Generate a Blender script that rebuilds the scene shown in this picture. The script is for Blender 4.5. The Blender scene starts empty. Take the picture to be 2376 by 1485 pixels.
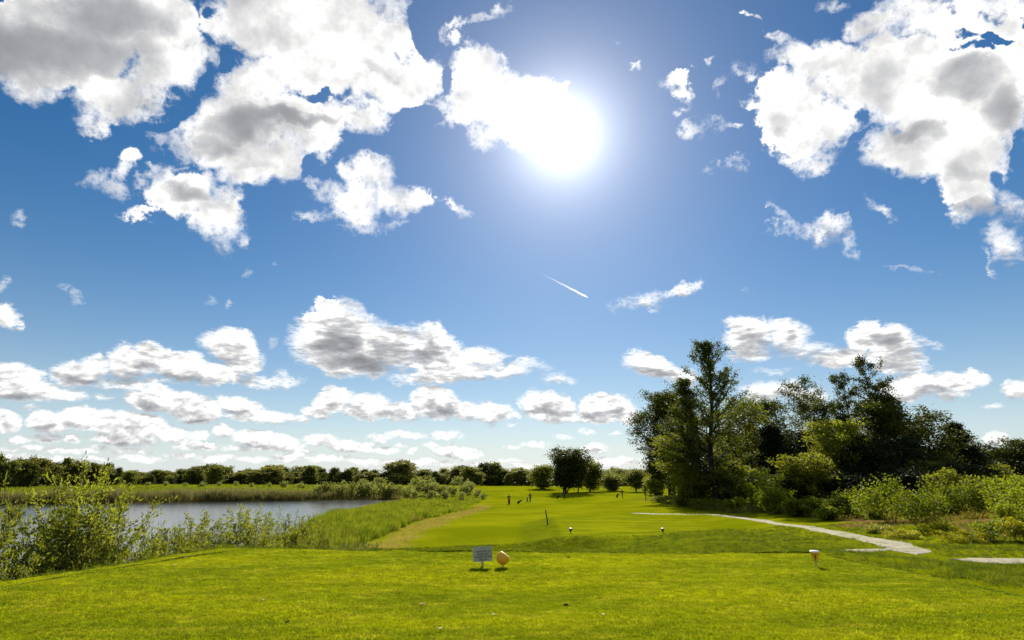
import bpy, bmesh, math, random
import numpy as np
from mathutils import Vector, Matrix

SC = bpy.context.scene
COL = SC.collection
R = math.radians

# ------------------------------------------------------------------ camera
CAM_H = 1.65
PITCH = R(15.6)
FOCAL = 1319.0 / 2376.0 * 36.0
cam_data = bpy.data.cameras.new('camera')
cam_data.sensor_width = 36.0
cam_data.lens = FOCAL
cam_data.clip_start = 0.05
cam_data.clip_end = 60000.0
cam = bpy.data.objects.new('camera', cam_data)
cam.location = (0.0, 0.0, CAM_H)
cam.rotation_euler = (math.pi / 2 + PITCH, 0.0, 0.0)
COL.objects.link(cam)
SC.camera = cam


def ray(px, py):
    """Surveying helper: bearing (x, y, z) of a sight line, not normalised."""
    u = px - 1188.0
    v = 742.5 - py
    return (u, 1319.0 * math.cos(PITCH) - v * math.sin(PITCH), 1319.0 * math.sin(PITCH) + v * math.cos(PITCH))


def az_el(px, py):
    x, y, z = ray(px, py)
    return math.atan2(x, y), math.atan2(z, math.hypot(x, y))


def spot(px, py, Y):
    """x, z of a sight line at the distance Y."""
    x, y, z = ray(px, py)
    return x * Y / y, CAM_H + z * Y / y


# ------------------------------------------------------------------ object bookkeeping
def tag(o, label=None, cat=None, group=None, kind=None):
    if label:
        o['label'] = label
    if cat:
        o['category'] = cat
    if group:
        o['group'] = group
    if kind:
        o['kind'] = kind
    return o


def empty(name, loc, rz=0.0):
    o = bpy.data.objects.new(name, None)
    o.empty_display_size = 0.2
    o.location = loc
    o.rotation_euler = (0, 0, rz)
    COL.objects.link(o)
    return o


def link_mesh(name, me, mat=None, parent=None, loc=(0, 0, 0)):
    o = bpy.data.objects.new(name, me)
    if mat is not None and not me.materials:
        me.materials.append(mat)
    o.location = loc
    COL.objects.link(o)
    if parent is not None:
        o.parent = parent
    return o


def copy_tree(o, parent=None):
    c = o.copy()
    COL.objects.link(c)
    c.parent = parent
    for ch in [k for k in o.children]:
        copy_tree(ch, c)
    return c


def np_mesh(name, verts, faces, smooth=False):
    """Fast mesh from numpy: faces is an (n, k) array or a list of such arrays."""
    verts = np.asarray(verts, dtype=np.float32)
    if not isinstance(faces, list):
        faces = [faces]
    faces = [np.asarray(f, dtype=np.int32) for f in faces if len(f)]
    me = bpy.data.meshes.new(name)
    nl = sum(f.size for f in faces)
    nf = sum(len(f) for f in faces)
    me.vertices.add(len(verts))
    me.vertices.foreach_set('co', verts.ravel())
    me.loops.add(nl)
    me.loops.foreach_set('vertex_index', np.concatenate([f.ravel() for f in faces]))
    me.polygons.add(nf)
    starts, tot = [], 0
    for f in faces:
        k = f.shape[1]
        starts.append(tot + np.arange(len(f), dtype=np.int32) * k)
        tot += f.size
    me.polygons.foreach_set('loop_start', np.concatenate(starts))
    if smooth:
        me.polygons.foreach_set('use_smooth', np.ones(nf, dtype=bool))
    me.update(calc_edges=True)
    me.validate()
    return me


# ------------------------------------------------------------------ node helpers
class NT:
    def __init__(self, tree):
        self.t = tree

    def n(self, typ, **kw):
        nd = self.t.nodes.new(typ)
        for k, v in kw.items():
            setattr(nd, k, v)
        return nd

    def put(self, sock, v):
        if v is None:
            return
        if isinstance(v, bpy.types.NodeSocket):
            self.t.links.new(v, sock)
        else:
            sock.default_value = v

    def m(self, op, a, b=None, c=None, clamp=False):
        nd = self.n('ShaderNodeMath', operation=op, use_clamp=clamp)
        self.put(nd.inputs[0], a)
        self.put(nd.inputs[1], b)
        self.put(nd.inputs[2], c)
        return nd.outputs[0]

    def v(self, op, a, b=None, c=None, out=0):
        nd = self.n('ShaderNodeVectorMath', operation=op)
        self.put(nd.inputs[0], a)
        self.put(nd.inputs[1], b)
        self.put(nd.inputs[2], c)
        return nd.outputs[out]

    def scale(self, a, s):
        nd = self.n('ShaderNodeVectorMath', operation='SCALE')
        self.put(nd.inputs[0], a)
        self.put(nd.inputs[3], s)
        return nd.outputs[0]

    def xyz(self, x, y, z):
        nd = self.n('ShaderNodeCombineXYZ')
        for i, s in enumerate((x, y, z)):
            self.put(nd.inputs[i], s)
        return nd.outputs[0]

    def sep(self, a):
        nd = self.n('ShaderNodeSeparateXYZ')
        self.put(nd.inputs[0], a)
        return nd.outputs

    def noise(self, vec, scale, detail=4.0, rough=0.5, dist=0.0, color=False, lac=2.0):
        nd = self.n('ShaderNodeTexNoise')
        self.put(nd.inputs['Vector'], vec)
        self.put(nd.inputs['Scale'], scale)
        self.put(nd.inputs['Detail'], detail)
        self.put(nd.inputs['Roughness'], rough)
        self.put(nd.inputs['Lacunarity'], lac)
        self.put(nd.inputs['Distortion'], dist)
        return nd.outputs[1] if color else nd.outputs[0]

    def remap(self, a, lo, hi, to0=0.0, to1=1.0, smooth=True):
        nd = self.n('ShaderNodeMapRange', interpolation_type='SMOOTHSTEP' if smooth else 'LINEAR')
        nd.clamp = True
        self.put(nd.inputs[0], a)
        self.put(nd.inputs[1], lo)
        self.put(nd.inputs[2], hi)
        self.put(nd.inputs[3], to0)
        self.put(nd.inputs[4], to1)
        return nd.outputs[0]

    def mix(self, f, a, b, typ='MIX'):
        nd = self.n('ShaderNodeMix', data_type='RGBA', blend_type=typ)
        self.put(nd.inputs[0], f)
        for s, v in ((nd.inputs[6], a), (nd.inputs[7], b)):
            if isinstance(v, (tuple, list)) and len(v) == 3:
                v = (*v, 1.0)
            self.put(s, v)
        return nd.outputs[2]


def material(name):
    m = bpy.data.materials.new(name)
    m.use_nodes = True
    m.node_tree.nodes.clear()
    t = NT(m.node_tree)
    out = t.n('ShaderNodeOutputMaterial')
    return m, t, out

# ------------------------------------------------------------------ sun and sky
EXPOSURE = 0.8
CLOUD_GAIN = 1.0 / (0.05 * 2 ** EXPOSURE)
AIR_GAIN = CLOUD_GAIN
SUN_AZ, SUN_EL = az_el(1305, 312)
sun_data = bpy.data.lights.new('sun', 'SUN')
sun_data.energy = 5.0
sun_data.angle = R(0.55)
sun_data.color = (1.0, 0.94, 0.84)
sun = bpy.data.objects.new('sun', sun_data)
SUN_DIR = Vector((math.sin(SUN_AZ) * math.cos(SUN_EL), math.cos(SUN_AZ) * math.cos(SUN_EL), math.sin(SUN_EL)))
sun.rotation_euler = SUN_DIR.to_track_quat('Z', 'Y').to_euler()
sun.location = (20, 200, 150)
COL.objects.link(sun)

# cumulus field: every puff is a bearing, a size and a tilt (surveyed sight lines, turned into azimuth and
# elevation below)
PUFFS = """
150 90 235 115 0|0 110 130 85 0|340 60 130 110 0|395 165 110 60 -25|280 215 130 60 10|60 190 90 45 20
218 265 52 45 0|212 292 30 26 0|480 130 42 30 0|95 25 26 30 0
700 60 230 115 8|890 70 75 95 10|560 15 90 40 0|780 130 185 90 0|890 200 125 65 5|965 170 62 70 0|610 190 110 65 -20
560 285 180 80 -12|700 275 150 62 0|835 272 78 48 0|500 345 125 62 12|640 370 115 60 0|570 395 90 42 0|725 330 60 62 0
1110 150 72 55 10|1145 230 85 75 0|1075 205 62 50 0|1040 250 48 38 0|1150 300 62 48 0|1240 270 105 85 0
1035 60 40 11 -20|1105 48 62 11 -18|1160 22 28 11 -30|1060 90 42 14 10
425 440 95 62 0|485 500 82 60 10|395 410 55 32 0|525 460 45 50 0|500 562 28 24 0|553 545 26 20 0
228 395 52 17 -25|272 420 40 28 40|312 375 40 24 -40|276 448 18 18 0|320 480 40 7 -20|310 500 16 10 0
860 410 70 46 10|900 465 112 44 5|830 490 62 48 0|775 460 62 24 22|962 475 62 22 5|845 526 34 20 0|740 502 42 10 0|920 526 34 12 -15|740 440 36 11 35|1060 488 27 13 50
27 510 20 25 0|0 650 20 13 40|150 675 17 7 10|172 695 13 10 0|12 730 42 30 25|640 610 9 7 0|573 627 15 8 -30|528 707 7 8 0|488 700 9 12 0
1870 150 92 50 15|1840 220 90 72 0|1850 300 92 82 0|1880 370 62 36 0|1815 90 32 15 20|1733 168 27 26 45|1958 190 74 82 0|1925 280 90 50 0|1915 108 40 30 0|1760 250 30 14 0|1905 345 40 40 0
2030 60 78 46 -20|2150 50 150 50 5|2260 8 150 34 0|2100 180 150 112 0|2210 230 170 112 10|2345 200 60 190 0|2120 345 112 72 15|2240 370 120 82 10|2260 455 84 62 20|2235 500 45 38 0|2330 560 52 46 0|2345 480 40 40 0|2050 330 50 60 0
1920 8 42 17 0|2285 610 30 6 50|2300 590 15 20 0|2120 632 45 6 10
1880 540 75 17 8|1935 525 34 27 0|1975 562 38 12 42|1830 548 38 6 0|1818 505 24 6 40|2025 493 40 15 18|1905 545 30 22 0
1565 190 40 20 -25|1585 222 32 14 40|1590 260 18 9 0|1608 300 32 19 10|1662 300 16 22 10|1695 297 18 8 0|1665 380 20 8 0|1712 388 22 12 45|1720 372 12 12 0|1680 205 8 22 20|1465 158 8 7 0|1420 106 6 5 0|1750 37 14 6 0|1645 150 10 10 0
1500 706 78 21 -8|1582 684 44 19 -28|1440 716 24 12 0|1718 678 12 4 0
1502 845 66 30 8|1555 860 62 22 16|1600 868 30 20 0
1735 785 58 38 0|1820 785 60 40 0|1735 818 48 22 0|1850 812 80 24 0|1920 832 70 24 0
2008 785 52 42 0|2062 800 82 40 18|2135 802 42 12 12|2085 842 74 26 5|1965 832 62 24 0
1790 858 40 8 0|1775 908 58 26 -8|1835 905 38 24 0|1875 920 42 20 0
2140 890 70 30 0|2200 890 72 26 0|2262 880 46 18 8|2095 908 56 26 0|2130 870 28 24 0|2365 905 36 28 0|2306 945 25 7 0|2310 1020 30 18 0|2210 915 40 14 0
790 735 62 50 0|722 790 56 62 0|800 800 115 82 5|900 800 110 54 12|1000 800 76 56 5|830 852 84 30 5|1015 850 100 40 0|1125 830 66 34 0|1155 862 95 22 -5|1232 845 55 15 8|955 882 64 14 0|1305 880 40 15 10|638 790 10 16 20
35 875 75 36 0|60 905 110 26 5|150 912 60 17 4|15 845 16 9 0
190 860 78 33 -10|290 838 52 38 0|352 832 56 36 0|430 850 80 38 5|505 868 66 28 0|300 884 125 14 0|535 798 66 38 8|570 830 42 42 0
632 880 66 15 0|655 864 18 12 0
360 920 70 34 10|445 942 80 32 10|560 942 58 22 8|470 965 48 20 0|600 965 88 18 6|655 975 40 9 0|700 970 22 8 10
15 975 34 28 0|110 980 55 28 0|195 968 62 26 0|300 980 105 32 6|385 1000 50 16 0
45 1020 25 11 0|110 1020 36 11 0|165 1018 22 12 0|270 1016 65 19 4|400 1006 36 17 0|520 1000 28 16 0|620 1022 80 22 5|460 1034 56 11 2|300 1045 60 8 0|742 1018 42 14 0|810 1036 64 14 6|675 1060 42 12 -5|460 1012 30 11 0|560 1040 40 6 0|180 1050 55 7 0|20 1045 30 6 0
770 930 48 28 -10|735 952 36 15 0|855 945 66 28 0|930 955 52 22 5|1010 935 56 38 8|1075 955 56 22 0|1140 955 50 26 0|1185 965 30 12 0
1268 942 68 36 8|1300 965 80 14 0|1405 948 62 34 4|1370 962 40 16 0|1455 965 30 24 0
940 1009 46 10 2|880 1017 28 10 8|1036 1010 36 10 0|1060 1050 58 16 6|1000 1034 20 9 0|890 1046 38 10 5|1240 1030 32 8 0|1378 1040 36 14 0|1362 1000 20 8 0|1425 1072 70 11 0|960 1076 85 9 0|1185 988 15 4 0|1138 986 11 4 0|1045 1030 12 5 0|955 1048 14 7 -30|1430 1004 14 4 0
30 1062 60 8 0|120 1066 50 7 3|215 1068 40 6 0|330 1064 60 8 2|420 1056 40 8 0|505 1062 44 9 -3|590 1066 40 7 0|760 1062 46 9 0|845 1072 40 8 3|1010 1076 50 7 0|1120 1078 46 6 0|1180 1066 26 5 0|1220 1080 40 6 0|700 1044 26 7 0|560 1022 24 8 0|350 1022 30 9 0|120 1046 26 6 0|230 1040 22 6 0|1300 1012 24 5 0|1190 1034 18 4 0|70 945 22 6 0|240 915 26 6 0|420 1024 26 7 0|80 1040 30 6 0|335 1010 24 7 0|580 1012 26 7 0|690 1034 26 7 0|860 1030 18 5 0|930 1036 20 5 0|2250 1040 30 6 0|2350 1060 30 7 0
"""
GAPS = """
10 5 35 28 0|490 12 24 28 0|533 128 20 52 10|472 198 16 48 40|395 268 66 14 -32
745 215 26 16 0|792 215 16 12 0|862 224 38 12 12|980 262 60 24 10|725 390 40 20 -40|420 392 46 9 5|980 70 40 60 -20|1030 175 22 34 0|910 115 26 12 30
2235 68 46 14 15|2300 96 48 18 22|2372 335 26 40 0|2322 408 30 24 0|2010 250 12 46 15|2200 30 40 9 10
970 862 32 9 5|1180 835 22 9 0|2000 300 40 10 -40|1990 860 30 6 0
"""
CORES = """
140 115 230 85 5 .75|250 55 170 66 5 .55|40 150 120 56 10 .5|330 130 110 60 0 .3
620 75 110 44 5 .24|870 170 62 13 10 .26|540 120 60 30 0 .15
550 292 140 42 -8 .6|680 275 125 22 3 .65|470 335 95 34 5 .5|600 372 110 14 0 .16|820 265 45 10 0 .2
430 436 70 28 10 .62|480 480 60 20 20 .18
775 800 72 60 0 .66|840 846 98 24 8 .72|900 806 62 26 0 .5|1000 808 58 22 -5 .62|785 745 30 24 0 .3|1042 836 24 13 40 .5|720 800 26 20 0 .3
1540 862 58 12 8 .55|1745 797 36 17 10 .5|1825 785 20 20 0 .36|1945 814 32 13 0 .5|2052 790 50 20 18 .66|2090 852 52 12 4 .34|1810 908 32 10 10 .4|2160 902 56 7 0 .26|2242 884 26 7 0 .35
1000 936 22 20 0 .55|1038 952 42 15 20 .6|828 946 34 10 5 .42|925 956 44 9 5 .45|780 962 40 6 0 .2|1266 945 42 17 -5 .62|1376 958 30 10 0 .5|1432 956 28 8 0 .5|1135 955 14 7 0 .2
1890 165 62 22 -10 .3|1815 312 20 18 0 .2|1870 250 30 20 0 .16
2230 190 95 66 10 .6|2130 305 70 28 8 .5|2310 260 70 64 0 .45|2250 400 76 30 10 .25|2060 100 60 20 0 .15|2330 60 60 40 0 .2
40 918 70 11 3 .55|110 910 40 8 5 .3|180 880 66 9 3 .55|285 872 60 14 -18 .5|330 845 22 12 0 .4|405 876 74 11 5 .58|530 806 48 13 10 .46|570 822 30 16 20 .3|140 870 30 10 0 .4
345 930 36 18 25 .65|440 958 40 8 0 .3|545 951 38 6 5 .5|460 976 36 5 0 .5|100 992 44 9 0 .45|210 990 40 6 0 .2|300 988 90 8 0 .3|20 985 20 10 0 .3
35 1026 18 6 0 .4|110 1025 28 5 0 .35|165 1024 18 6 0 .4|270 1026 50 6 3 .4|490 1040 40 4 3 .35|590 1034 40 4 0 .35|650 1064 25 6 0 .3|1380 1043 25 8 0 .5|950 1014 25 5 0 .3|745 1024 24 5 0 .25|800 1042 34 5 0 .25
"""


def parse_puffs(txt):
    out = []
    for line in txt.strip().splitlines():
        for item in line.split('|'):
            if item.strip():
                out.append([float(w) for w in item.split()])
    return out


def puff_rows(p):
    """(a, b, e), (c, d, g): X = a*az + b*el + e, Y = c*az + d*el + g, the unit disc of one puff; and its size in radians."""
    cx, cy, rx, ry, rot = p[:5]
    if len(p) == 5 and cy > 860:
        rx, ry = rx * 1.03, ry * 1.06
    t = R(rot)
    A0, E0 = az_el(cx, cy)
    A1, E1 = az_el(cx + 1, cy)
    A2, E2 = az_el(cx, cy + 1)
    J = np.array([[A1 - A0, A2 - A0], [E1 - E0, E2 - E0]])
    U = np.array([[math.cos(t) / rx, math.sin(t) / rx], [-math.sin(t) / ry, math.cos(t) / ry]])
    M = U @ np.linalg.inv(J)
    off = -M @ np.array([A0, E0])
    return (M[0, 0], M[0, 1], off[0]), (M[1, 0], M[1, 1], off[1]), min(rx, ry * 1.6) / 1319.0


def puff_field(t, az3, el3, puffs, strength=False):
    """Largest puff value at a bearing, three puffs per vector."""
    acc = None
    puffs = list(puffs)
    while len(puffs) % 3:
        puffs.append([1188, 6000, 5, 5, 0] + ([0.0] if strength else []))
    for i in range(0, len(puffs), 3):
        rows = [puff_rows(p) for p in puffs[i:i + 3]]
        va = [tuple(r[0][k] for r in rows) for k in range(3)]
        vb = [tuple(r[1][k] for r in rows) for k in range(3)]
        X = t.v('MULTIPLY_ADD', az3, va[0], t.v('MULTIPLY_ADD', el3, va[1], va[2]))
        Y = t.v('MULTIPLY_ADD', az3, vb[0], t.v('MULTIPLY_ADD', el3, vb[1], vb[2]))
        s = t.v('MULTIPLY_ADD', X, X, t.v('MULTIPLY', Y, Y))
        if strength:
            w = tuple(p[5] for p in puffs[i:i + 3])
        else:
            w = tuple(r[2] for r in rows)
        val = t.v('MULTIPLY_ADD', s, tuple(-q for q in w), w)
        acc = val if acc is None else t.v('MAXIMUM', acc, val)
    o = t.sep(acc)
    return t.m('MAXIMUM', t.m('MAXIMUM', o[0], o[1]), o[2])


world = bpy.data.worlds.new('World')
SC.world = world
world.use_nodes = True
world.node_tree.nodes.clear()
W = NT(world.node_tree)
w_out = W.n('ShaderNodeOutputWorld')
BG = 0.05
HZ_FALL, HZ_MIX = 8.0, 0.88
GLOW_R1, GLOW_1, GLOW_R2, GLOW_2 = 2.5, 2.3, 13.0, 0.27
THICK_N, CLOUD_TOP = 0.38, 1.12
sky = W.n('ShaderNodeTexSky', sky_type='NISHITA')
sky.sun_disc = False
sky.sun_elevation = SUN_EL
sky.sun_rotation = SUN_AZ
sky.altitude = 0.0
sky.air_density = 1.0
sky.dust_density = 0.12
sky.ozone_density = 2.5
hs = W.n('ShaderNodeHueSaturation')
hs.inputs['Saturation'].default_value = 1.42
hs.inputs['Value'].default_value = 0.9
W.t.links.new(sky.outputs[0], hs.inputs['Color'])
sky_col = hs.outputs[0]

d0 = W.n('ShaderNodeTexCoord').outputs['Generated']
el_raw = W.sep(d0)[2]
# turbulence is finer and weaker low down, where the clouds are far away
lowf = W.remap(el_raw, 0.02, 0.34)
# turbulence lives on a flat-based layer high up, softened towards the horizon
warp_big = W.v('SUBTRACT', W.noise(d0, 9.0, 3.0, 0.55, color=True), (0.5, 0.5, 0.5))
warp_fine = W.v('SUBTRACT', W.noise(d0, 34.0, 5.0, 0.56, color=True), (0.5, 0.5, 0.5))
warp_soft = W.noise(d0, 14.0, 2.0, 0.5)
d1 = W.v('ADD', d0, W.scale(warp_big, W.m('MULTIPLY_ADD', lowf, 0.055, 0.012)))
d1 = W.v('ADD', d1, W.scale(warp_fine, W.m('MULTIPLY_ADD', lowf, 0.022, 0.017)))
d1 = W.v('NORMALIZE', d1)
dx, dy, dz = W.sep(d1)
az = W.m('ARCTAN2', dx, dy)
el = W.m('ARCSINE', dz)
az3 = W.xyz(az, az, az)
el3 = W.xyz(el, el, el)
# noise shared by every part of the sky
aside_f = W.m('MAXIMUM', W.remap(W.m('ABSOLUTE', az), 0.86, 1.05), W.remap(el, 0.82, 0.98))
loose = W.m('MULTIPLY', W.m('SUBTRACT', W.noise(d1, 3.2, 2.0, 0.5), 0.5), 0.25)
loose = W.m('MINIMUM', loose, W.m('MULTIPLY', el, 0.5))
bil = W.m('SUBTRACT', 0.10, W.m('ABSOLUTE', W.m('SUBTRACT', W.noise(d0, W.m('MULTIPLY_ADD', lowf, -30.0, 75.0), 6.0, 0.66), 0.5)))
bil_amp = W.m('MULTIPLY_ADD', lowf, 0.10, 0.055)
core_n = W.noise(d0, W.m('MULTIPLY_ADD', lowf, -13.0, 22.0), 4.0, 0.5)
edge = W.m('MULTIPLY_ADD', W.m('MULTIPLY', lowf, W.remap(warp_soft, 0.30, 0.60)), 0.058, 0.015)
# lumps lit from above: the same billows looked up a little higher
emb_f = W.m('MULTIPLY_ADD', lowf, -16.0, 34.0)
emb_a = W.noise(d0, emb_f, 4.0, 0.55)
emb_b = W.noise(W.v('ADD', d0, W.scale((0.0, -0.004, 0.012), W.m('MULTIPLY_ADD', lowf, 0.8, 0.6))), emb_f, 4.0, 0.55)
emb = W.m('SUBTRACT', emb_b, emb_a)
# pale moist air low over the horizon and an aureole round the sun
hz = W.m('POWER', 2.718, W.m('MULTIPLY', W.m('MAXIMUM', el_raw, 0.0), -HZ_FALL))
air = W.mix(W.m('MULTIPLY', hz, HZ_MIX), sky_col, tuple(AIR_GAIN * q for q in (0.72, 0.80, 0.87)))
cosang = W.v('DOT_PRODUCT', d0, tuple(SUN_DIR), out=1)
ang = W.m('ARCCOSINE', W.m('MINIMUM', cosang, 0.999999))
gl = W.m('MULTIPLY', W.m('POWER', 2.718, W.m('MULTIPLY', ang, -1.0 / R(GLOW_R1))), GLOW_1)
gl = W.m('ADD', gl, W.m('MULTIPLY', W.m('POWER', 2.718, W.m('MULTIPLY', ang, -1.0 / R(GLOW_R2))), GLOW_2))
glow = W.scale((CLOUD_GAIN, 0.99 * CLOUD_GAIN, CLOUD_GAIN), gl)


SHARED = [('az', az3, 'NodeSocketVector'), ('el', el3, 'NodeSocketVector'), ('air', air, 'NodeSocketColor'), ('glow', glow, 'NodeSocketVector'),
          ('loose', W.m('MULTIPLY', loose, aside_f), 'NodeSocketFloat'), ('ahead', W.m('SUBTRACT', 1.0, aside_f), 'NodeSocketFloat'),
          ('billow', W.m('MULTIPLY', bil, bil_amp), 'NodeSocketFloat'), ('edge', edge, 'NodeSocketFloat'), ('core', core_n, 'NodeSocketFloat'), ('lumps', emb, 'NodeSocketFloat')]


def sky_part(puffs, gaps, cores, low=False):
    """Background shader of one part of the sky, holding only the puffs that reach into it."""
    tree = bpy.data.node_groups.new('part of the sky', 'ShaderNodeTree')
    for nm, _s, typ in SHARED:
        tree.interface.new_socket(nm, in_out='INPUT', socket_type=typ)
    tree.interface.new_socket('Background', in_out='OUTPUT', socket_type='NodeSocketShader')
    P = NT(tree)
    gi = P.n('NodeGroupInput').outputs
    I = {nm: gi[k] for k, (nm, _s, _t) in enumerate(SHARED)}
    if puffs:
        F = P.m('MULTIPLY_ADD', puff_field(P, I['az'], I['el'], puffs), I['ahead'], I['loose'])
    else:
        F = P.m('MULTIPLY_ADD', -0.1, I['ahead'], I['loose'])
    if gaps:
        F = P.m('SUBTRACT', F, P.m('MAXIMUM', P.m('MULTIPLY', puff_field(P, I['az'], I['el'], gaps), 3.0), 0.0))
    alpha = P.remap(P.m('ADD', F, I['billow']), -0.003, I['edge'])
    # thick parts pass less of the sun behind them
    thick = P.m('MULTIPLY', P.remap(F, 0.010, 0.07), P.remap(I['core'], 0.40, 0.70, 0.0, THICK_N))
    if cores:
        C = P.m('MAXIMUM', puff_field(P, I['az'], I['el'], cores, True), 0.0)
        C = P.m('DIVIDE', P.m('MULTIPLY', C, C), P.m('ADD', C, 0.16))
        C = P.m('MULTIPLY', C, 1.25)
        thick = P.m('MULTIPLY_ADD', C, P.m('MULTIPLY_ADD', I['core'], 0.9, 0.5), thick)
    if low and puffs:
        up = P.v('ADD', I['el'], (0.013, 0.013, 0.013))
        above = P.m('SUBTRACT', puff_field(P, I['az'], up, puffs), F)
        thick = P.m('ADD', thick, P.remap(above, -0.012, 0.016, -0.10, 0.25))
        thick = P.m('ADD', thick, P.m('MULTIPLY', I['lumps'], 1.9))
    else:
        thick = P.m('ADD', thick, P.m('MULTIPLY', I['lumps'], P.remap(F, 0.0, 0.05, 0.1, 1.0)))
    thick = P.m('MAXIMUM', thick, 0.0)
    lum = P.m('DIVIDE', CLOUD_TOP, P.m('MULTIPLY_ADD', thick, 2.6, 1.0))
    tint = P.mix(P.remap(thick, 0.0, 0.6), (1.0, 0.995, 0.98), (0.93, 0.95, 1.0))
    full = P.mix(alpha, I['air'], P.scale(tint, P.m('MULTIPLY', lum, CLOUD_GAIN)))
    full = P.v('ADD', full, I['glow'])
    b = P.n('ShaderNodeBackground')
    b.inputs['Strength'].default_value = BG
    P.t.links.new(full, b.inputs['Color'])
    P.t.links.new(b.outputs[0], P.n('NodeGroupOutput').inputs[0])
    return tree


def reach(p):
    (a, b, e), (c, d, g), r = puff_rows(p)
    inv = np.linalg.inv(np.array([[a, b], [c, d]]))
    ctr = inv @ -np.array([e, g])
    h = np.sqrt((inv ** 2).sum(1)) * (1.45 if len(p) == 5 else 1.0)
    return ctr[0] - h[0], ctr[0] + h[0], ctr[1] - h[1], ctr[1] + h[1]


SETS = [[(p, reach(p)) for p in parse_puffs(x)] for x in (PUFFS, GAPS, CORES)]


def within(lo_a, hi_a, lo_e, hi_e):
    return [[p for p, q in s if q[1] > lo_a and q[0] < hi_a and q[3] > lo_e and q[2] < hi_e] for s in SETS]


def place(tree):
    nd = W.n('ShaderNodeGroup')
    nd.node_tree = tree
    for k, (_nm, src, _t) in enumerate(SHARED):
        W.t.links.new(src, nd.inputs[k])
    return nd.outputs[0]


def split(lo_a, hi_a, lo_e, hi_e):
    """Halve the view until few puffs are left, so that a sight line only has to weigh those near it."""
    sets = within(lo_a, hi_a, lo_e, hi_e)
    n = sum(len(s) for s in sets)
    best = None
    if n > 12 and (hi_a - lo_a > 0.12 or hi_e - lo_e > 0.06):
        for f in ((0.3, 0.4, 0.5, 0.6, 0.7) if hi_e - lo_e < 0.9 else (0.402,)):
            for ax in ((0, 1) if hi_e - lo_e < 0.9 else (1,)):
                m = lo_a + f * (hi_a - lo_a) if ax == 0 else lo_e + f * (hi_e - lo_e)
                q = [(lo_a, m, lo_e, hi_e), (m, hi_a, lo_e, hi_e)] if ax == 0 else [(lo_a, hi_a, lo_e, m), (lo_a, hi_a, m, hi_e)]
                k = [sum(len(s) for s in within(*z)) for z in q]
                cost = max(k) + 0.3 * sum(k)
                if best is None or cost < best[0]:
                    best = (cost, ax, m, q, max(k))
        if best[4] >= n:
            best = None
    if best is None:
        return place(sky_part(*sets, low=hi_e < 0.40))
    mx = W.n('ShaderNodeMixShader')
    W.put(mx.inputs[0], W.m('GREATER_THAN', az if best[1] == 0 else el, best[2]))
    W.t.links.new(split(*best[3][0]), mx.inputs[1])
    W.t.links.new(split(*best[3][1]), mx.inputs[2])
    return mx.outputs[0]


front = W.n('ShaderNodeMixShader')
ahead = W.m('MULTIPLY', W.m('LESS_THAN', W.m('ABSOLUTE', az), 1.0), W.m('MULTIPLY', W.m('GREATER_THAN', el, -0.02), W.m('LESS_THAN', el, 0.95)))
W.put(front.inputs[0], ahead)
W.t.links.new(place(sky_part([], [], [])), front.inputs[1])
W.t.links.new(split(-1.0, 1.0, -0.02, 0.95), front.inputs[2])
W.t.links.new(front.outputs[0], w_out.inputs[0])
world.cycles.sampling_method = 'MANUAL'
world.cycles.sample_map_resolution = 256

SC.view_settings.view_transform = 'Standard'
SC.view_settings.look = 'None'
SC.view_settings.gamma = 1.0
SC.view_settings.exposure = EXPOSURE
SC.view_settings.use_curve_mapping = False
SC.cycles.use_denoising = True
SC.cycles.max_bounces = 8
SC.cycles.transparent_max_bounces = 12

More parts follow.
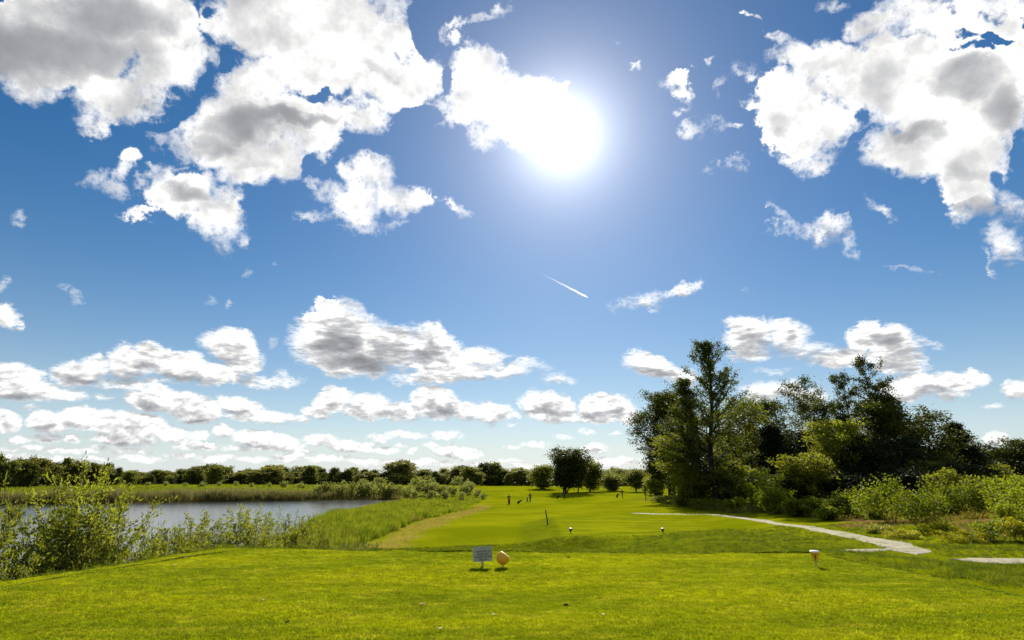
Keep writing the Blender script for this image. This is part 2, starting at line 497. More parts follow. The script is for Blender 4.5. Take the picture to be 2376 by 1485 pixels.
# ------------------------------------------------------------------ terrain
rng = np.random.default_rng(7)
CTRL = np.array([
    # right of the tee and along the path
    (8, 6, -.08), (8, 12, -.12), (12, 10, -.3), (12, 16, -.5), (14, 16.5, -.52), (20, 12, -.3), (26, 18, 0.1), (12, 18.8, -.55), (14.2, 24.7, -.92),
    (16.3, 32, -1.2), (18.3, 42, -1.5), (18, 54, -1.7), (12.2, 64.7, -1.9), (18.5, 27.6, -.75), (22, 26, -.25), (30, 25, .6), (26, 35, -.5),
    (24, 45, -1.0), (35, 40, .2), (23.5, 70, -1.5), (40, 70, -1.1), (60, 70, -.6), (27, 98, -1.6), (45, 100, -1.5), (80, 90, -.5), (60, 40, .8), (16, 5, -.3), (30, 5, 0.2),
    # the hollow behind the tee and the fairway
    (0, 19, -2.3), (0, 28, -2.4), (4, 20, -2.1), (8, 22.5, -1.05), (10, 20, -.48), (8.6, 19.6, -.46), (9.3, 20.4, -.52), (10.5, 18.5, -.42), (-5, 25, -2.5), (2.8, 47, -2.0), (0, 40, -2.15), (-2, 50, -2.25), (0, 60, -2.3), (0, 75, -2.6),
    (6, 75, -2.3), (-4, 100, -2.85), (0, 110, -2.95), (4, 118, -2.9), (10, 108, -2.6), (12, 129, -2.6), (26, 129, -2.4), (30, 110, -2.1), (13, 153, -1.8), (25, 155, -1.8),
    (-1, 190, -.5), (14, 192, -.7), (-14, 188, -.9), (5, 165, -1.5), (-9, 165, -1.9), (0, 230, -1.4), (40, 250, -1.5), (60, 200, -1.5), (100, 200, -1.0), (45, 160, -1.7),
    # lake side
    (-8, 37, -2.4), (-11, 39, -2.6), (-13, 39, -2.95), (-6.5, 65, -2.5), (-10, 73, -2.7), (-5, 90, -2.75), (-15, 90, -3.05), (-20, 100, -3.15), (-15, 120, -3.05), (-22, 135, -3.15),
    (-20, 152, -2.4), (-10, 6, -.8), (-12, 12, -1.7), (-11, 15.5, -1.7), (-14, 18, -2.9), (-8, 18.5, -1.5), (-8, 25, -2.3), (-12, 28, -2.7), (-14, 4, -1.9), (-18, 5, -3.0), (-25, 0, -3.4),
    (-60, 152, -2.3), (-60, 200, -1.3), (-100, 250, -1.0), (-200, 200, -1.2), (-40, 220, -1.2), (-150, 400, -1.0), (0, 400, -1.2), (200, 400, -1.0), (-30, 170, -2.1), (-120, 130, -2.3), (-200, 110, -2.3),
    (0, -5, -.2), (-10, -10, -1.5), (10, -10, -.3), (0, -40, -1), (100, -40, 0), (150, 60, .5)], dtype=float)
LAKE_Z = -3.3
LAKE = np.array([(-24, -60), (-22, -30), (-20.5, 0), (-17, 12), (-15.8, 22), (-15.6, 34), (-18, 50), (-22.5, 70), (-25, 90), (-26.5, 110), (-26.0, 126), (-23.5, 144), (-26, 149), (-36, 148),
                 (-50, 139.5), (-75, 130.5), (-100, 118), (-140, 108), (-200, 95), (-260, 60), (-260, -60)], dtype=float)
TEE = np.array([(-9.2, -9), (-8.55, 10.0), (-7.1, 14.9), (-2.3, 14.3), (4.0, 13.95), (7.1, 14.0), (7.3, 10), (8.2, -9)], dtype=float)
TEE_FAR = np.array([(3.5, 37.0), (13.3, 37.0), (15.0, 51.0), (10.7, 58.8), (4.1, 55.8)], dtype=float)
PATH = np.array([(11.9, 17.9), (12.6, 19.3), (13.6, 21.9), (14.6, 25.0), (16.2, 31.5), (17.9, 40.0), (18.6, 47), (18.2, 54.0), (15.8, 60.5), (12.6, 64.8)], dtype=float)
SIDE = np.array([(11.95, 16.75), (13.2, 16.55), (16, 16.3), (20, 15.8), (27, 14.2)], dtype=float)
SPUR = np.array([(12.7, 19.6), (11.0, 19.5), (9.0, 19.4), (7.6, 19.6)], dtype=float)
DRY = np.array([(-7.6, 30), (-8.1, 37.3), (-8.2, 49.4), (-6.9, 65.6), (-5.3, 90), (-5.0, 104)], dtype=float)


def smooth(x, a, b):
    t = np.clip((x - a) / (b - a), 0, 1)
    return t * t * (3 - 2 * t)


def seg_dist(x, y, poly, closed=True):
    """Distance to a polyline, and whether inside when closed (positive inside)."""
    d = np.full(np.shape(x), 1e9)
    ins = np.zeros(np.shape(x), bool)
    n = len(poly)
    for i in range(n if closed else n - 1):
        ax, ay = poly[i]
        bx, by = poly[(i + 1) % n]
        ex, ey = bx - ax, by - ay
        t = np.clip(((x - ax) * ex + (y - ay) * ey) / (ex * ex + ey * ey), 0, 1)
        d = np.minimum(d, np.hypot(x - ax - t * ex, y - ay - t * ey))
        if closed:
            c = ((ay > y) != (by > y)) & (x < (bx - ax) * (y - ay) / ((by - ay) if by != ay else 1e-9) + ax)
            ins ^= c
    return np.where(ins, d, -d) if closed else d


_grid_n = rng.random((64, 64))


def vnoise(x, y, s):
    """Cheap value noise in metres, 0..1."""
    u, v = np.asarray(x) / s, np.asarray(y) / s
    i, j = np.floor(u).astype(int), np.floor(v).astype(int)
    fu, fv = u - i, v - j
    fu, fv = fu * fu * (3 - 2 * fu), fv * fv * (3 - 2 * fv)
    g = lambda a, b: _grid_n[a % 64, b % 64]
    return (g(i, j) * (1 - fu) + g(i + 1, j) * fu) * (1 - fv) + (g(i, j + 1) * (1 - fu) + g(i + 1, j + 1) * fu) * fv


def height(x, y):
    x, y = np.asarray(x, float), np.asarray(y, float)
    sig = 1.8 + 0.085 * np.hypot(x, y - 6)
    num = np.zeros(x.shape)
    den = np.zeros(x.shape)
    dmin = np.full(x.shape, 1e9)
    for cx, cy, _ in CTRL:
        dmin = np.minimum(dmin, (x - cx) ** 2 + (y - cy) ** 2)
    for cx, cy, cz in CTRL:
        w = np.exp(-((x - cx) ** 2 + (y - cy) ** 2 - dmin) / (2 * sig ** 2))
        num += w * cz
        den += w
    z = num / den
    amp = smooth(np.hypot(x, y), 16, 60)
    z = z + (vnoise(x, y, 9.0) - .5) * .28 * amp + (vnoise(x + 31, y, 3.2) - .5) * .10 * smooth(np.hypot(x, y), 14, 30)
    L = seg_dist(x, y, LAKE)
    z = np.where(L > 0, LAKE_Z - 0.05 - np.minimum(L * 0.22, 2.0), np.maximum(z, LAKE_Z + np.minimum(-L * 0.28, 0.22)))
    z = np.where(L <= 0, np.minimum(z, LAKE_Z + 0.05 + (-L) * 0.55), z)
    t2 = seg_dist(x, y, TEE_FAR)
    k = smooth(-t2, 0.0, 3.2)
    z = -1.8 * (1 - k) + z * k
    t1 = seg_dist(x, y, TEE)
    k = smooth(-t1, 0.05, 2.6)
    left = smooth(x, 4.0, 8.5)
    k = k * (1 - left) + left * smooth(-t1, 0.0, 5.0)
    micro = (vnoise(x, y, 0.9) - .5) * 0.035 + (vnoise(x, y + 9, 3.1) - .5) * 0.05
    z = micro * (1 - k) + z * k
    return z


def axis(lo, hi, a, b, step, grow):
    mid = list(np.arange(a, b + step * .5, step))
    s, v, up = step, b, []
    while v < hi:
        s *= grow
        v += s
        up.append(v)
    s, v, dn = step, a, []
    while v > lo:
        s *= grow
        v -= s
        dn.append(v)
    return np.array(dn[::-1] + mid + up)


def path_dist(x, y):
    return np.minimum(np.minimum(seg_dist(x, y, PATH, False), seg_dist(x, y, SIDE, False)), seg_dist(x, y, SPUR, False) + 0.2)


def cover_at(x, y):
    """Ground cover weights: longer grass, straw-dry grass, bare soil, fine-mown."""
    t1, t2 = seg_dist(x, y, TEE), seg_dist(x, y, TEE_FAR)
    wob = (vnoise(x, y, 2.3) - .5) * 2
    dr = seg_dist(x, y, DRY, False)
    lake_side = smooth(-(x + 9.0 + (y - 37) * -0.02) + wob, 0.0, 3.0) * smooth(y, 16, 20) * (1 - smooth(y, 135, 160))
    near_left = smooth(-t1, 0.4, 1.6) * smooth(-x, 5.0, 7.5) * (1 - smooth(y, 15, 22))
    hollow = smooth(-t1, 0.2, 0.7) * (1 - smooth(y, 34, 38)) * smooth(y, 13, 14) * (1 - smooth(np.abs(x - 2), 8, 13))
    right_bank = smooth(x - 19.5 - wob * .8 - smooth(y, 22, 60) * 3.0 + 2.0 * smooth(-y, -28, -14), 0.0, 2.5) * (1 - smooth(y, 95, 130))
    far = smooth(np.hypot(x, y), 140, 190) * smooth(-x, 14, 30)
    collar = .5 * smooth(-t2, 0.1, 0.4) * (1 - smooth(-t2, 2.6, 3.6)) * smooth(13.5 - x, 0, 6)
    rough = np.clip(np.maximum.reduce([lake_side, near_left, hollow * .75, right_bank, far * .8, collar]), 0, 1)
    dry = np.clip((1 - smooth(dr + wob * .9, 0.3, 1.7)) * (0.25 + 1.0 * vnoise(x + 5, y, 1.7)), 0, 1) * smooth(y, 24, 32)
    dry = np.maximum(dry, right_bank * smooth(vnoise(x, y + 50, 2.4), .45, .8) * .7)
    soil = right_bank * smooth(vnoise(x + 90, y, 2.8), .60, .80) * smooth(x, 19, 23)
    for cx, cy, cr_ in ((20.6, 25.6, 1.9), (22.5, 27.5, 2.0), (24.0, 31.0, 2.2), (20.0, 34.0, 1.6), (17.6, 38.0, 1.2)):
        soil = np.maximum(soil, smooth(cr_ - np.hypot(x - cx, (y - cy) * .8) + wob * .6, 0.0, .8))
    wood = smooth(x - 22 - wob, 0, 4) * smooth(y, 56, 64) * (1 - smooth(y, 92, 105))
    soil = np.clip(np.maximum(soil, wood * .85), 0, 1)
    soil = np.maximum(soil, smooth(seg_dist(x, y, LAKE), -2.0, -0.6) * .8)
    mown = np.maximum(smooth(t1 + wob * .06, -0.05, 0.12), smooth(t2, -0.1, 0.15))
    return rough, dry, soil, mown


# ------------------------------------------------------------------ grass materials
GRASS_A, GRASS_B, GRASS_C = (0.205, 0.220, 0.003), (0.115, 0.145, 0.003), (0.265, 0.250, 0.012)


def grass_patches(t, pos, rnd=None):
    """Colour of short grass: soft patches of yellow-green, green and bleached blades."""
    str_ = t.v('MULTIPLY', pos, (0.55, 1.5, 1.0))
    big = t.noise(str_, 0.42, 4.0, 0.6)
    mid = t.noise(str_, 2.1, 5.0, 0.65)
    fine = t.noise(str_, 9.5, 4.0, 0.7)
    c = t.mix(t.remap(big, 0.36, 0.66), GRASS_B, GRASS_A)
    c = t.mix(t.m('MULTIPLY', t.remap(mid, 0.46, 0.72), 0.75), c, GRASS_C)
    c = t.mix(t.m('MULTIPLY', t.remap(fine, 0.5, 0.72), 0.75), c, (0.075, 0.10, 0.003))
    c = t.mix(t.m('MULTIPLY', t.remap(t.noise(pos, 1.1, 5.0, 0.7), 0.6, 0.74), 0.5), c, (0.085, 0.115, 0.003))
    return c, mid, fine


mat_ground, T, O = material('ground turf and soil')
geo = T.n('ShaderNodeNewGeometry')
pos = geo.outputs['Position']
att = T.n('ShaderNodeAttribute', attribute_name='cover')
cr = T.sep(att.outputs['Color'])
mown = att.outputs['Alpha']
c0, n_mid, n_fine = grass_patches(T, pos)
fair = T.mix(T.remap(T.noise(pos, 0.12, 4.0, 0.6), 0.35, 0.68), (0.130, 0.152, 0.002), (0.200, 0.212, 0.004))
fair = T.mix(T.m('MULTIPLY', T.remap(T.noise(pos, 2.6, 5.0, 0.65), 0.5, 0.75), 0.55), fair, (0.095, 0.125, 0.003))
# mowing leaves faint lanes on the far tee
c = T.mix(mown, fair, c0)
longer = T.mix(T.remap(T.noise(pos, 1.3, 5.0, 0.65), 0.35, 0.7), (0.060, 0.085, 0.004), (0.130, 0.150, 0.006))
c = T.mix(cr[0], c, longer)
straw = T.mix(T.noise(pos, 5.0, 5.0, 0.7), (0.34, 0.25, 0.055), (0.20, 0.18, 0.02))
c = T.mix(T.m('MULTIPLY', cr[1], 0.8), c, straw)
soil = T.mix(T.noise(pos, 4.0, 5.0, 0.7), (0.10, 0.052, 0.022), (0.24, 0.13, 0.060))
c = T.mix(cr[2], c, soil)
bs = T.n('ShaderNodeBsdfPrincipled')
bs.inputs['Roughness'].default_value = 0.95
bs.inputs['Specular IOR Level'].default_value = 0.0
bmp = T.n('ShaderNodeBump')
bmp.inputs['Strength'].default_value = 0.6
bmp.inputs['Distance'].default_value = 0.05
T.put(bmp.inputs['Height'], T.m('ADD', T.noise(pos, 26.0, 5.0, 0.7), T.m('MULTIPLY', T.noise(pos, 3.5, 3.0, 0.6), 1.5)))
T.put(bs.inputs['Normal'], bmp.outputs[0])
T.put(bs.inputs['Base Color'], c)
T.t.links.new(bs.outputs[0], O.inputs[0])

gx = axis(-2600, 2600, -34, 34, 0.34, 1.085)
gy = axis(-300, 3600, -8, 72, 0.34, 1.075)
XX, YY = np.meshgrid(gx, gy)
ZZ = height(XX, YY)
nx, ny = len(gx), len(gy)
idx = np.arange(nx * ny).reshape(ny, nx)
quads = np.stack([idx[:-1, :-1], idx[:-1, 1:], idx[1:, 1:], idx[1:, :-1]], -1).reshape(-1, 4)
me = np_mesh('ground', np.stack([XX.ravel(), YY.ravel(), ZZ.ravel()], -1), quads, smooth=True)
a = me.attributes.new('cover', 'FLOAT_COLOR', 'POINT')
cv = np.stack([w.ravel() for w in cover_at(XX, YY)], -1).astype(np.float32)
a.data.foreach_set('color', cv.ravel())
ground = tag(link_mesh('ground', me, mat_ground), kind='structure')

# ------------------------------------------------------------------ lake
mat_water, T, O = material('lake water')
pos = T.n('ShaderNodeNewGeometry').outputs['Position']
bs = T.n('ShaderNodeBsdfPrincipled')
bs.inputs['Base Color'].default_value = (0.012, 0.016, 0.014, 1)
bs.inputs['Roughness'].default_value = 0.17
bs.inputs['IOR'].default_value = 1.6
bmp = T.n('ShaderNodeBump')
bmp.inputs['Strength'].default_value = 0.16
bmp.inputs['Distance'].default_value = 0.05
st = T.v('MULTIPLY', pos, (0.7, 1.6, 1.0))
T.put(bmp.inputs['Height'], T.m('ADD', T.noise(st, 2.2, 4.0, 0.6), T.m('MULTIPLY', T.noise(st, 0.35, 3.0, 0.5), 1.6)))
T.put(bs.inputs['Normal'], bmp.outputs[0])
T.t.links.new(bs.outputs[0], O.inputs[0])
bm = bmesh.new()
vs = [bm.verts.new((x, y, LAKE_Z)) for x, y in LAKE]
ctr = LAKE.mean(0)
grow = [bm.verts.new((ctr[0] + (x - ctr[0]) * 1.01, ctr[1] + (y - ctr[1]) * 1.01, LAKE_Z)) for x, y in LAKE]
bm.faces.new(vs)
bmesh.ops.triangulate(bm, faces=bm.faces[:])
for v in grow:
    bm.verts.remove(v)
me = bpy.data.meshes.new('water')
bm.to_mesh(me)
bm.free()
tag(link_mesh('water', me, mat_water), kind='structure')

# ------------------------------------------------------------------ gravel path
mat_path, T, O = material('pale crushed gravel')
pos = T.n('ShaderNodeNewGeometry').outputs['Position']
c = T.mix(T.remap(T.noise(pos, 7.0, 6.0, 0.75), 0.3, 0.7), (0.19, 0.165, 0.10), (0.44, 0.40, 0.28))
c = T.mix(T.m('MULTIPLY', T.remap(T.noise(pos, 1.6, 5.0, 0.7), 0.50, 0.66), 0.8), c, (0.10, 0.125, 0.012))
bs = T.n('ShaderNodeBsdfPrincipled')
bs.inputs['Roughness'].default_value = 0.95
bs.inputs['Specular IOR Level'].default_value = 0.15
bmp = T.n('ShaderNodeBump')
bmp.inputs['Strength'].default_value = 0.7
bmp.inputs['Distance'].default_value = 0.03
T.put(bmp.inputs['Height'], T.noise(pos, 30.0, 4.0, 0.7))
T.put(bs.inputs['Normal'], bmp.outputs[0])
T.put(bs.inputs['Base Color'], c)
T.t.links.new(bs.outputs[0], O.inputs[0])


def catmull(P, per):
    P = np.vstack([2 * P[0] - P[1], P, 2 * P[-1] - P[-2]])
    out = []
    for i in range(1, len(P) - 2):
        n = max(2, int(np.linalg.norm(P[i + 1] - P[i]) / per))
        for t in np.linspace(0, 1, n, endpoint=False):
            a, b, c_, d = P[i - 1], P[i], P[i + 1], P[i + 2]
            out.append(.5 * (2 * b + (c_ - a) * t + (2 * a - 5 * b + 4 * c_ - d) * t ** 2 + (3 * b - a - 3 * c_ + d) * t ** 3))
    out.append(P[-2])
    return np.array(out)


def strip(name, line, width, lift=0.03, per=0.18, cross=7, taper=0.0, fade=None):
    P = catmull(line, per)
    tan = np.gradient(P, axis=0)
    tan /= np.linalg.norm(tan, axis=1)[:, None]
    nrm = np.stack([-tan[:, 1], tan[:, 0]], -1)
    n = len(P)
    s = np.arange(n) * per
    wl = width * (.5 + .16 * (vnoise(s, 3, .8) - .5) + .30 * (vnoise(s, 7, 2.7) - .5))
    wr = width * (.5 + .16 * (vnoise(s, 13, .7) - .5) + .30 * (vnoise(s, 17, 3.1) - .5))
    if taper:
        e = smooth(np.minimum(s, s[-1] - s) / taper, 0, 1)
        wl, wr = wl * e, wr * e
    if fade is not None:
        wl, wr = wl * fade(P), wr * fade(P)
    k = np.linspace(-1, 1, cross)
    off = np.where(k[None] < 0, k[None] * wl[:, None], k[None] * wr[:, None])
    xy = P[:, None, :] + off[..., None] * nrm[:, None, :]
    z = height(xy[..., 0], xy[..., 1]) + lift * (1 - .8 * np.abs(k[None]) ** 3)
    v = np.concatenate([xy, z[..., None]], -1).reshape(-1, 3)
    i = np.arange(n * cross).reshape(n, cross)
    q = np.stack([i[:-1, :-1], i[:-1, 1:], i[1:, 1:], i[1:, :-1]], -1).reshape(-1, 4)
    return np_mesh(name, v, q, smooth=True)


tag(link_mesh('path', strip('path', PATH, .92, per=0.2, taper=1.6, fade=lambda P: 1 + .45 * (1 - smooth(P[:, 1], 19, 34))), mat_path), kind='structure')
tag(link_mesh('path', strip('path', SIDE, 1.3, per=0.15, taper=1.0), mat_path), kind='structure')
tag(link_mesh('path', strip('path', SPUR, .9, per=0.15, taper=1.6, lift=0.035), mat_path), kind='structure')

# ------------------------------------------------------------------ turf lip left by the mower along the tee
mat_lip, T, O = material('ragged turf lip')
pos = T.n('ShaderNodeNewGeometry').outputs['Position']
bs = T.n('ShaderNodeBsdfPrincipled')
bs.inputs['Roughness'].default_value = 1.0
bs.inputs['Specular IOR Level'].default_value = 0.0
T.put(bs.inputs['Base Color'], T.mix(T.remap(T.noise(pos, 14.0, 4.0, 0.7), 0.4, 0.62), (0.03, 0.042, 0.004), (0.13, 0.16, 0.008)))
T.t.links.new(bs.outputs[0], O.inputs[0])


def lip(line, hgt, seed):
    P = catmull(np.array(line, float), 0.05)
    s = np.arange(len(P)) * .05
    tan = np.gradient(P, axis=0)
    tan /= np.linalg.norm(tan, axis=1)[:, None]
    nrm = np.stack([-tan[:, 1], tan[:, 0]], -1)
    nrm *= np.sign(nrm[:, 1:2])
    h = hgt * smooth(vnoise(s, seed, .55) * .5 + vnoise(s, seed + 4, 1.9) * .6, .22, .8) * (0.6 + .6 * vnoise(s, seed + 9, .11))
    prof = [(-.02, -.02, 0), (0.0, .0, 1.0), (.05, .0, 1.05), (.16, -.01, .5), (.26, -.03, 0)]
    rows = []
    for o, dz, k in prof:
        q = P + nrm * (o + .03 * (vnoise(s, seed + 20, .3)[:, None] - .5))
        rows.append(np.column_stack([q, height(q[:, 0], q[:, 1]) + dz * .5 + h * k]))
    v = np.stack(rows, 1).reshape(-1, 3)
    i = np.arange(len(P) * len(prof)).reshape(len(P), len(prof))
    q = np.stack([i[:-1, :-1], i[:-1, 1:], i[1:, 1:], i[1:, :-1]], -1).reshape(-1, 4)
    return np_mesh('turf_edge', v, q)


tag(link_mesh('turf_edge', lip([(-3.2, 14.30), (-1.0, 14.12), (1.1, 14.0), (4.0, 13.9), (6.9, 13.95)], 0.036, 3), mat_lip), kind='structure')
tag(link_mesh('turf_edge', lip([(-8.05, 8.2), (-7.95, 9.9), (-7.6, 11.4), (-7.1, 13.0), (-6.6, 14.2)], 0.03, 41), mat_lip), kind='structure')
tag(link_mesh('turf_edge', lip([(6.95, 13.6), (7.1, 12.2), (7.2, 10.0), (7.35, 8.0), (7.5, 6.5)][::-1], 0.022, 61), mat_lip), kind='structure')

# ------------------------------------------------------------------ plant materials
def foliage_mat(name, dark, light, trans, tfac=0.45, vary=0.25, gloss=0.25):
    m, t, o = material(name)
    g = t.n('ShaderNodeNewGeometry')
    oi = t.n('ShaderNodeObjectInfo')
    r = g.outputs['Random Per Island']
    c = t.mix(r, dark, light)
    k = t.m('MULTIPLY_ADD', t.m('SUBTRACT', oi.outputs['Random'], 0.5), vary * 2, 1.0)
    c = t.scale(c, k)
    tr = t.scale(t.mix(r, tuple(q * .75 for q in trans), tuple(q * 1.25 for q in trans)), k)
    b = t.n('ShaderNodeBsdfPrincipled')
    b.inputs['Roughness'].default_value = 0.55
    b.inputs['Specular IOR Level'].default_value = gloss
    t.put(b.inputs['Base Color'], c)
    tl = t.n('ShaderNodeBsdfTranslucent')
    t.put(tl.inputs['Color'], tr)
    mx = t.n('ShaderNodeMixShader')
    mx.inputs[0].default_value = tfac
    t.t.links.new(b.outputs[0], mx.inputs[1])
    t.t.links.new(tl.outputs[0], mx.inputs[2])
    t.t.links.new(mx.outputs[0], o.inputs[0])
    return m


def bark_mat(name, a, b):
    m, t, o = material(name)
    p = t.n('ShaderNodeTexCoord').outputs['Object']
    n = t.noise(t.v('MULTIPLY', p, (6.0, 6.0, 1.2)), 3.0, 5.0, 0.7)
    bs = t.n('ShaderNodeBsdfPrincipled')
    bs.inputs['Roughness'].default_value = 0.9
    bs.inputs['Specular IOR Level'].default_value = 0.2
    t.put(bs.inputs['Base Color'], t.mix(t.remap(n, 0.3, 0.7), a, b))
    t.t.links.new(bs.outputs[0], o.inputs[0])
    return m


M_POPLAR = foliage_mat('poplar leaves', (0.034, 0.048, 0.010), (0.066, 0.084, 0.014), (0.105, 0.125, 0.010), 0.38, gloss=.07)
M_WILLOW = foliage_mat('willow leaves', (0.068, 0.084, 0.011), (0.130, 0.150, 0.020), (0.27, 0.29, 0.016), 0.5, gloss=.05)
M_DARK = foliage_mat('dark shade-toned leaves', (0.014, 0.022, 0.008), (0.028, 0.038, 0.012), (0.02, 0.028, 0.006), 0.2, gloss=.06)  # near-black leaf colour, also carries the deep shade inside the wood
M_SHRUB = foliage_mat('sunny shrub leaves', (0.045, 0.068, 0.006), (0.105, 0.135, 0.011), (0.22, 0.265, 0.010), 0.5, gloss=.06)
M_SAPLING = foliage_mat('willow sapling leaves', (0.050, 0.072, 0.010), (0.13, 0.155, 0.026), (0.25, 0.27, 0.016), 0.48, gloss=0.16)
M_FAR = foliage_mat('distant tree leaves', (0.060, 0.078, 0.018), (0.125, 0.14, 0.036), (0.20, 0.21, 0.026), 0.45, 0.40, gloss=.05)
M_FAR_PALE = foliage_mat('pale distant leaves', (0.075, 0.085, 0.022), (0.145, 0.15, 0.045), (0.22, 0.22, 0.030), 0.46, 0.35, gloss=.05)
M_FAR_DARK = foliage_mat('dark distant leaves', (0.040, 0.056, 0.015), (0.085, 0.10, 0.026), (0.11, 0.125, 0.016), 0.4, 0.35, gloss=.05)
M_PALE = foliage_mat('pale willow bush leaves', (0.095, 0.115, 0.034), (0.18, 0.20, 0.058), (0.30, 0.32, 0.055), 0.46, gloss=.06)
M_BARK = bark_mat('dark bark', (0.010, 0.008, 0.006), (0.034, 0.028, 0.022))
M_TWIG = bark_mat('brown twigs', (0.035, 0.026, 0.018), (0.090, 0.070, 0.048))


# ------------------------------------------------------------------ plant shapes
class Plant:
    def __init__(self, seed):
        self.r = np.random.default_rng(seed)
        self.wv, self.wf, self.wn = [], [], 0
        self.tw_a, self.tw_b = [], []

    def tube(self, P, rad, sides=5):
        P = np.asarray(P, float)
        n = len(P)
        tan = np.gradient(P, axis=0)
        tan /= np.linalg.norm(tan, axis=1)[:, None] + 1e-9
        ref = np.where(np.abs(tan[:, 2:3]) < .9, np.array([[0, 0, 1.0]]), np.array([[1.0, 0, 0]]))
        u = np.cross(tan, ref)
        u /= np.linalg.norm(u, axis=1)[:, None] + 1e-9
        w = np.cross(tan, u)
        an = np.arange(sides) * 2 * np.pi / sides
        ring = u[:, None, :] * np.cos(an)[None, :, None] + w[:, None, :] * np.sin(an)[None, :, None]
        V = (P[:, None, :] + ring * np.asarray(rad)[:, None, None]).reshape(-1, 3)
        i = np.arange(n * sides).reshape(n, sides) + self.wn
        j = np.roll(i, -1, axis=1)
        self.wv.append(V)
        self.wf.append(np.stack([i[:-1], j[:-1], j[1:], i[1:]], -1).reshape(-1, 4))
        self.wn += len(V)

    def grow(self, p, d, L, n=6, curl=0.0, wob=0.12):
        P = [np.array(p, float)]
        d = np.array(d, float)
        d /= np.linalg.norm(d)
        for _ in range(n):
            d = d + self.r.normal(0, wob, 3) + np.array([0, 0, curl / n])
            d /= np.linalg.norm(d)
            P.append(P[-1] + d * L / n)
        return np.array(P)

    @staticmethod
    def at(P, t):
        f = t * (len(P) - 1)
        i = min(int(f), len(P) - 2)
        return P[i] + (P[i + 1] - P[i]) * (f - i), (P[i + 1] - P[i]) / (np.linalg.norm(P[i + 1] - P[i]) + 1e-9)

    def branch(self, p, d, L, rad, twigs, twl, curl, sides=4, wob=.12):
        B = self.grow(p, d, L, 5, curl, wob)
        self.tube(B, np.linspace(rad, rad * .25, len(B)), sides)
        for k in range(twigs):
            t = .22 + .78 * (k + self.r.random()) / twigs
            q, dd = self.at(B, t)
            e = dd * .55 + self.r.normal(0, .55, 3) + np.array([0, 0, .18])
            e /= np.linalg.norm(e)
            l = twl * (1.15 - .55 * t) * self.r.uniform(.6, 1.25)
            self.tw_a.append(q)
            self.tw_b.append(q + e * l)
        self.tw_a.append(B[-2])
        self.tw_b.append(B[-1] + (B[-1] - B[-2]) * .5)

    def leaves(self, per, spread, length, width, follow=.35, droop=0.0, drawn=True, twig_r=0.0):
        A, B = np.array(self.tw_a), np.array(self.tw_b)
        n = len(A)
        r = self.r
        if twig_r:
            for a, b in zip(A, B):
                self.tube(np.array([a, (a + b) / 2, b]), (twig_r, twig_r * .7, twig_r * .3), 3)
        cnt = np.maximum(1, (per * r.uniform(.45, 1.55, n))).astype(int)
        k = np.repeat(np.arange(n), cnt)
        t = r.random(len(k)) ** .8 * 1.05
        c = A[k] + (B[k] - A[k]) * t[:, None]
        sp = spread * r.uniform(.6, 1.4, n)[k]
        c = c + r.normal(0, 1, (len(k), 3)) * sp[:, None] * np.array([1, 1, .75])
        ax = r.normal(0, 1, (len(k), 3))
        ax /= np.linalg.norm(ax, axis=1)[:, None]
        td = (B - A) / (np.linalg.norm(B - A, axis=1)[:, None] + 1e-9)
        ax = ax * (1 - follow) + td[k] * follow + np.array([0, 0, -droop])
        ax /= np.linalg.norm(ax, axis=1)[:, None]
        side = np.cross(ax, r.normal(0, 1, (len(k), 3)))
        side /= np.linalg.norm(side, axis=1)[:, None] + 1e-9
        L = length * r.uniform(.65, 1.35, len(k))[:, None]
        Wd = width * r.uniform(.7, 1.3, len(k))[:, None] * .5
        nrm = np.cross(ax, side)
        V = np.stack([c, c + ax * L * .45 + side * Wd + nrm * L * .06, c + ax * L, c + ax * L * .45 - side * Wd + nrm * L * .06], 1).reshape(-1, 3)
        F = np.arange(len(k) * 4).reshape(-1, 4)
        return V, F

    def fit(self, V, H, rad):
        """Stretch wood and leaves alike to the surveyed height and spread."""
        k = np.array([1, 1, H / V[:, 2].max()])
        k[:2] = rad / np.percentile(np.hypot(V[:, 0], V[:, 1]), 96)
        V = V * k
        V_top = V[V[:, 2] > .955 * H][:, :2].mean(0)
        off = np.array([V_top[0], V_top[1], 0.0])
        self.wv = [w * k - off * (w[:, 2:3] * k[2] / H) for w in self.wv]
        return V - off * (V[:, 2:3] / H)

    def wood_mesh(self, name):
        return np_mesh(name, np.concatenate(self.wv), np.concatenate(self.wf), smooth=True)


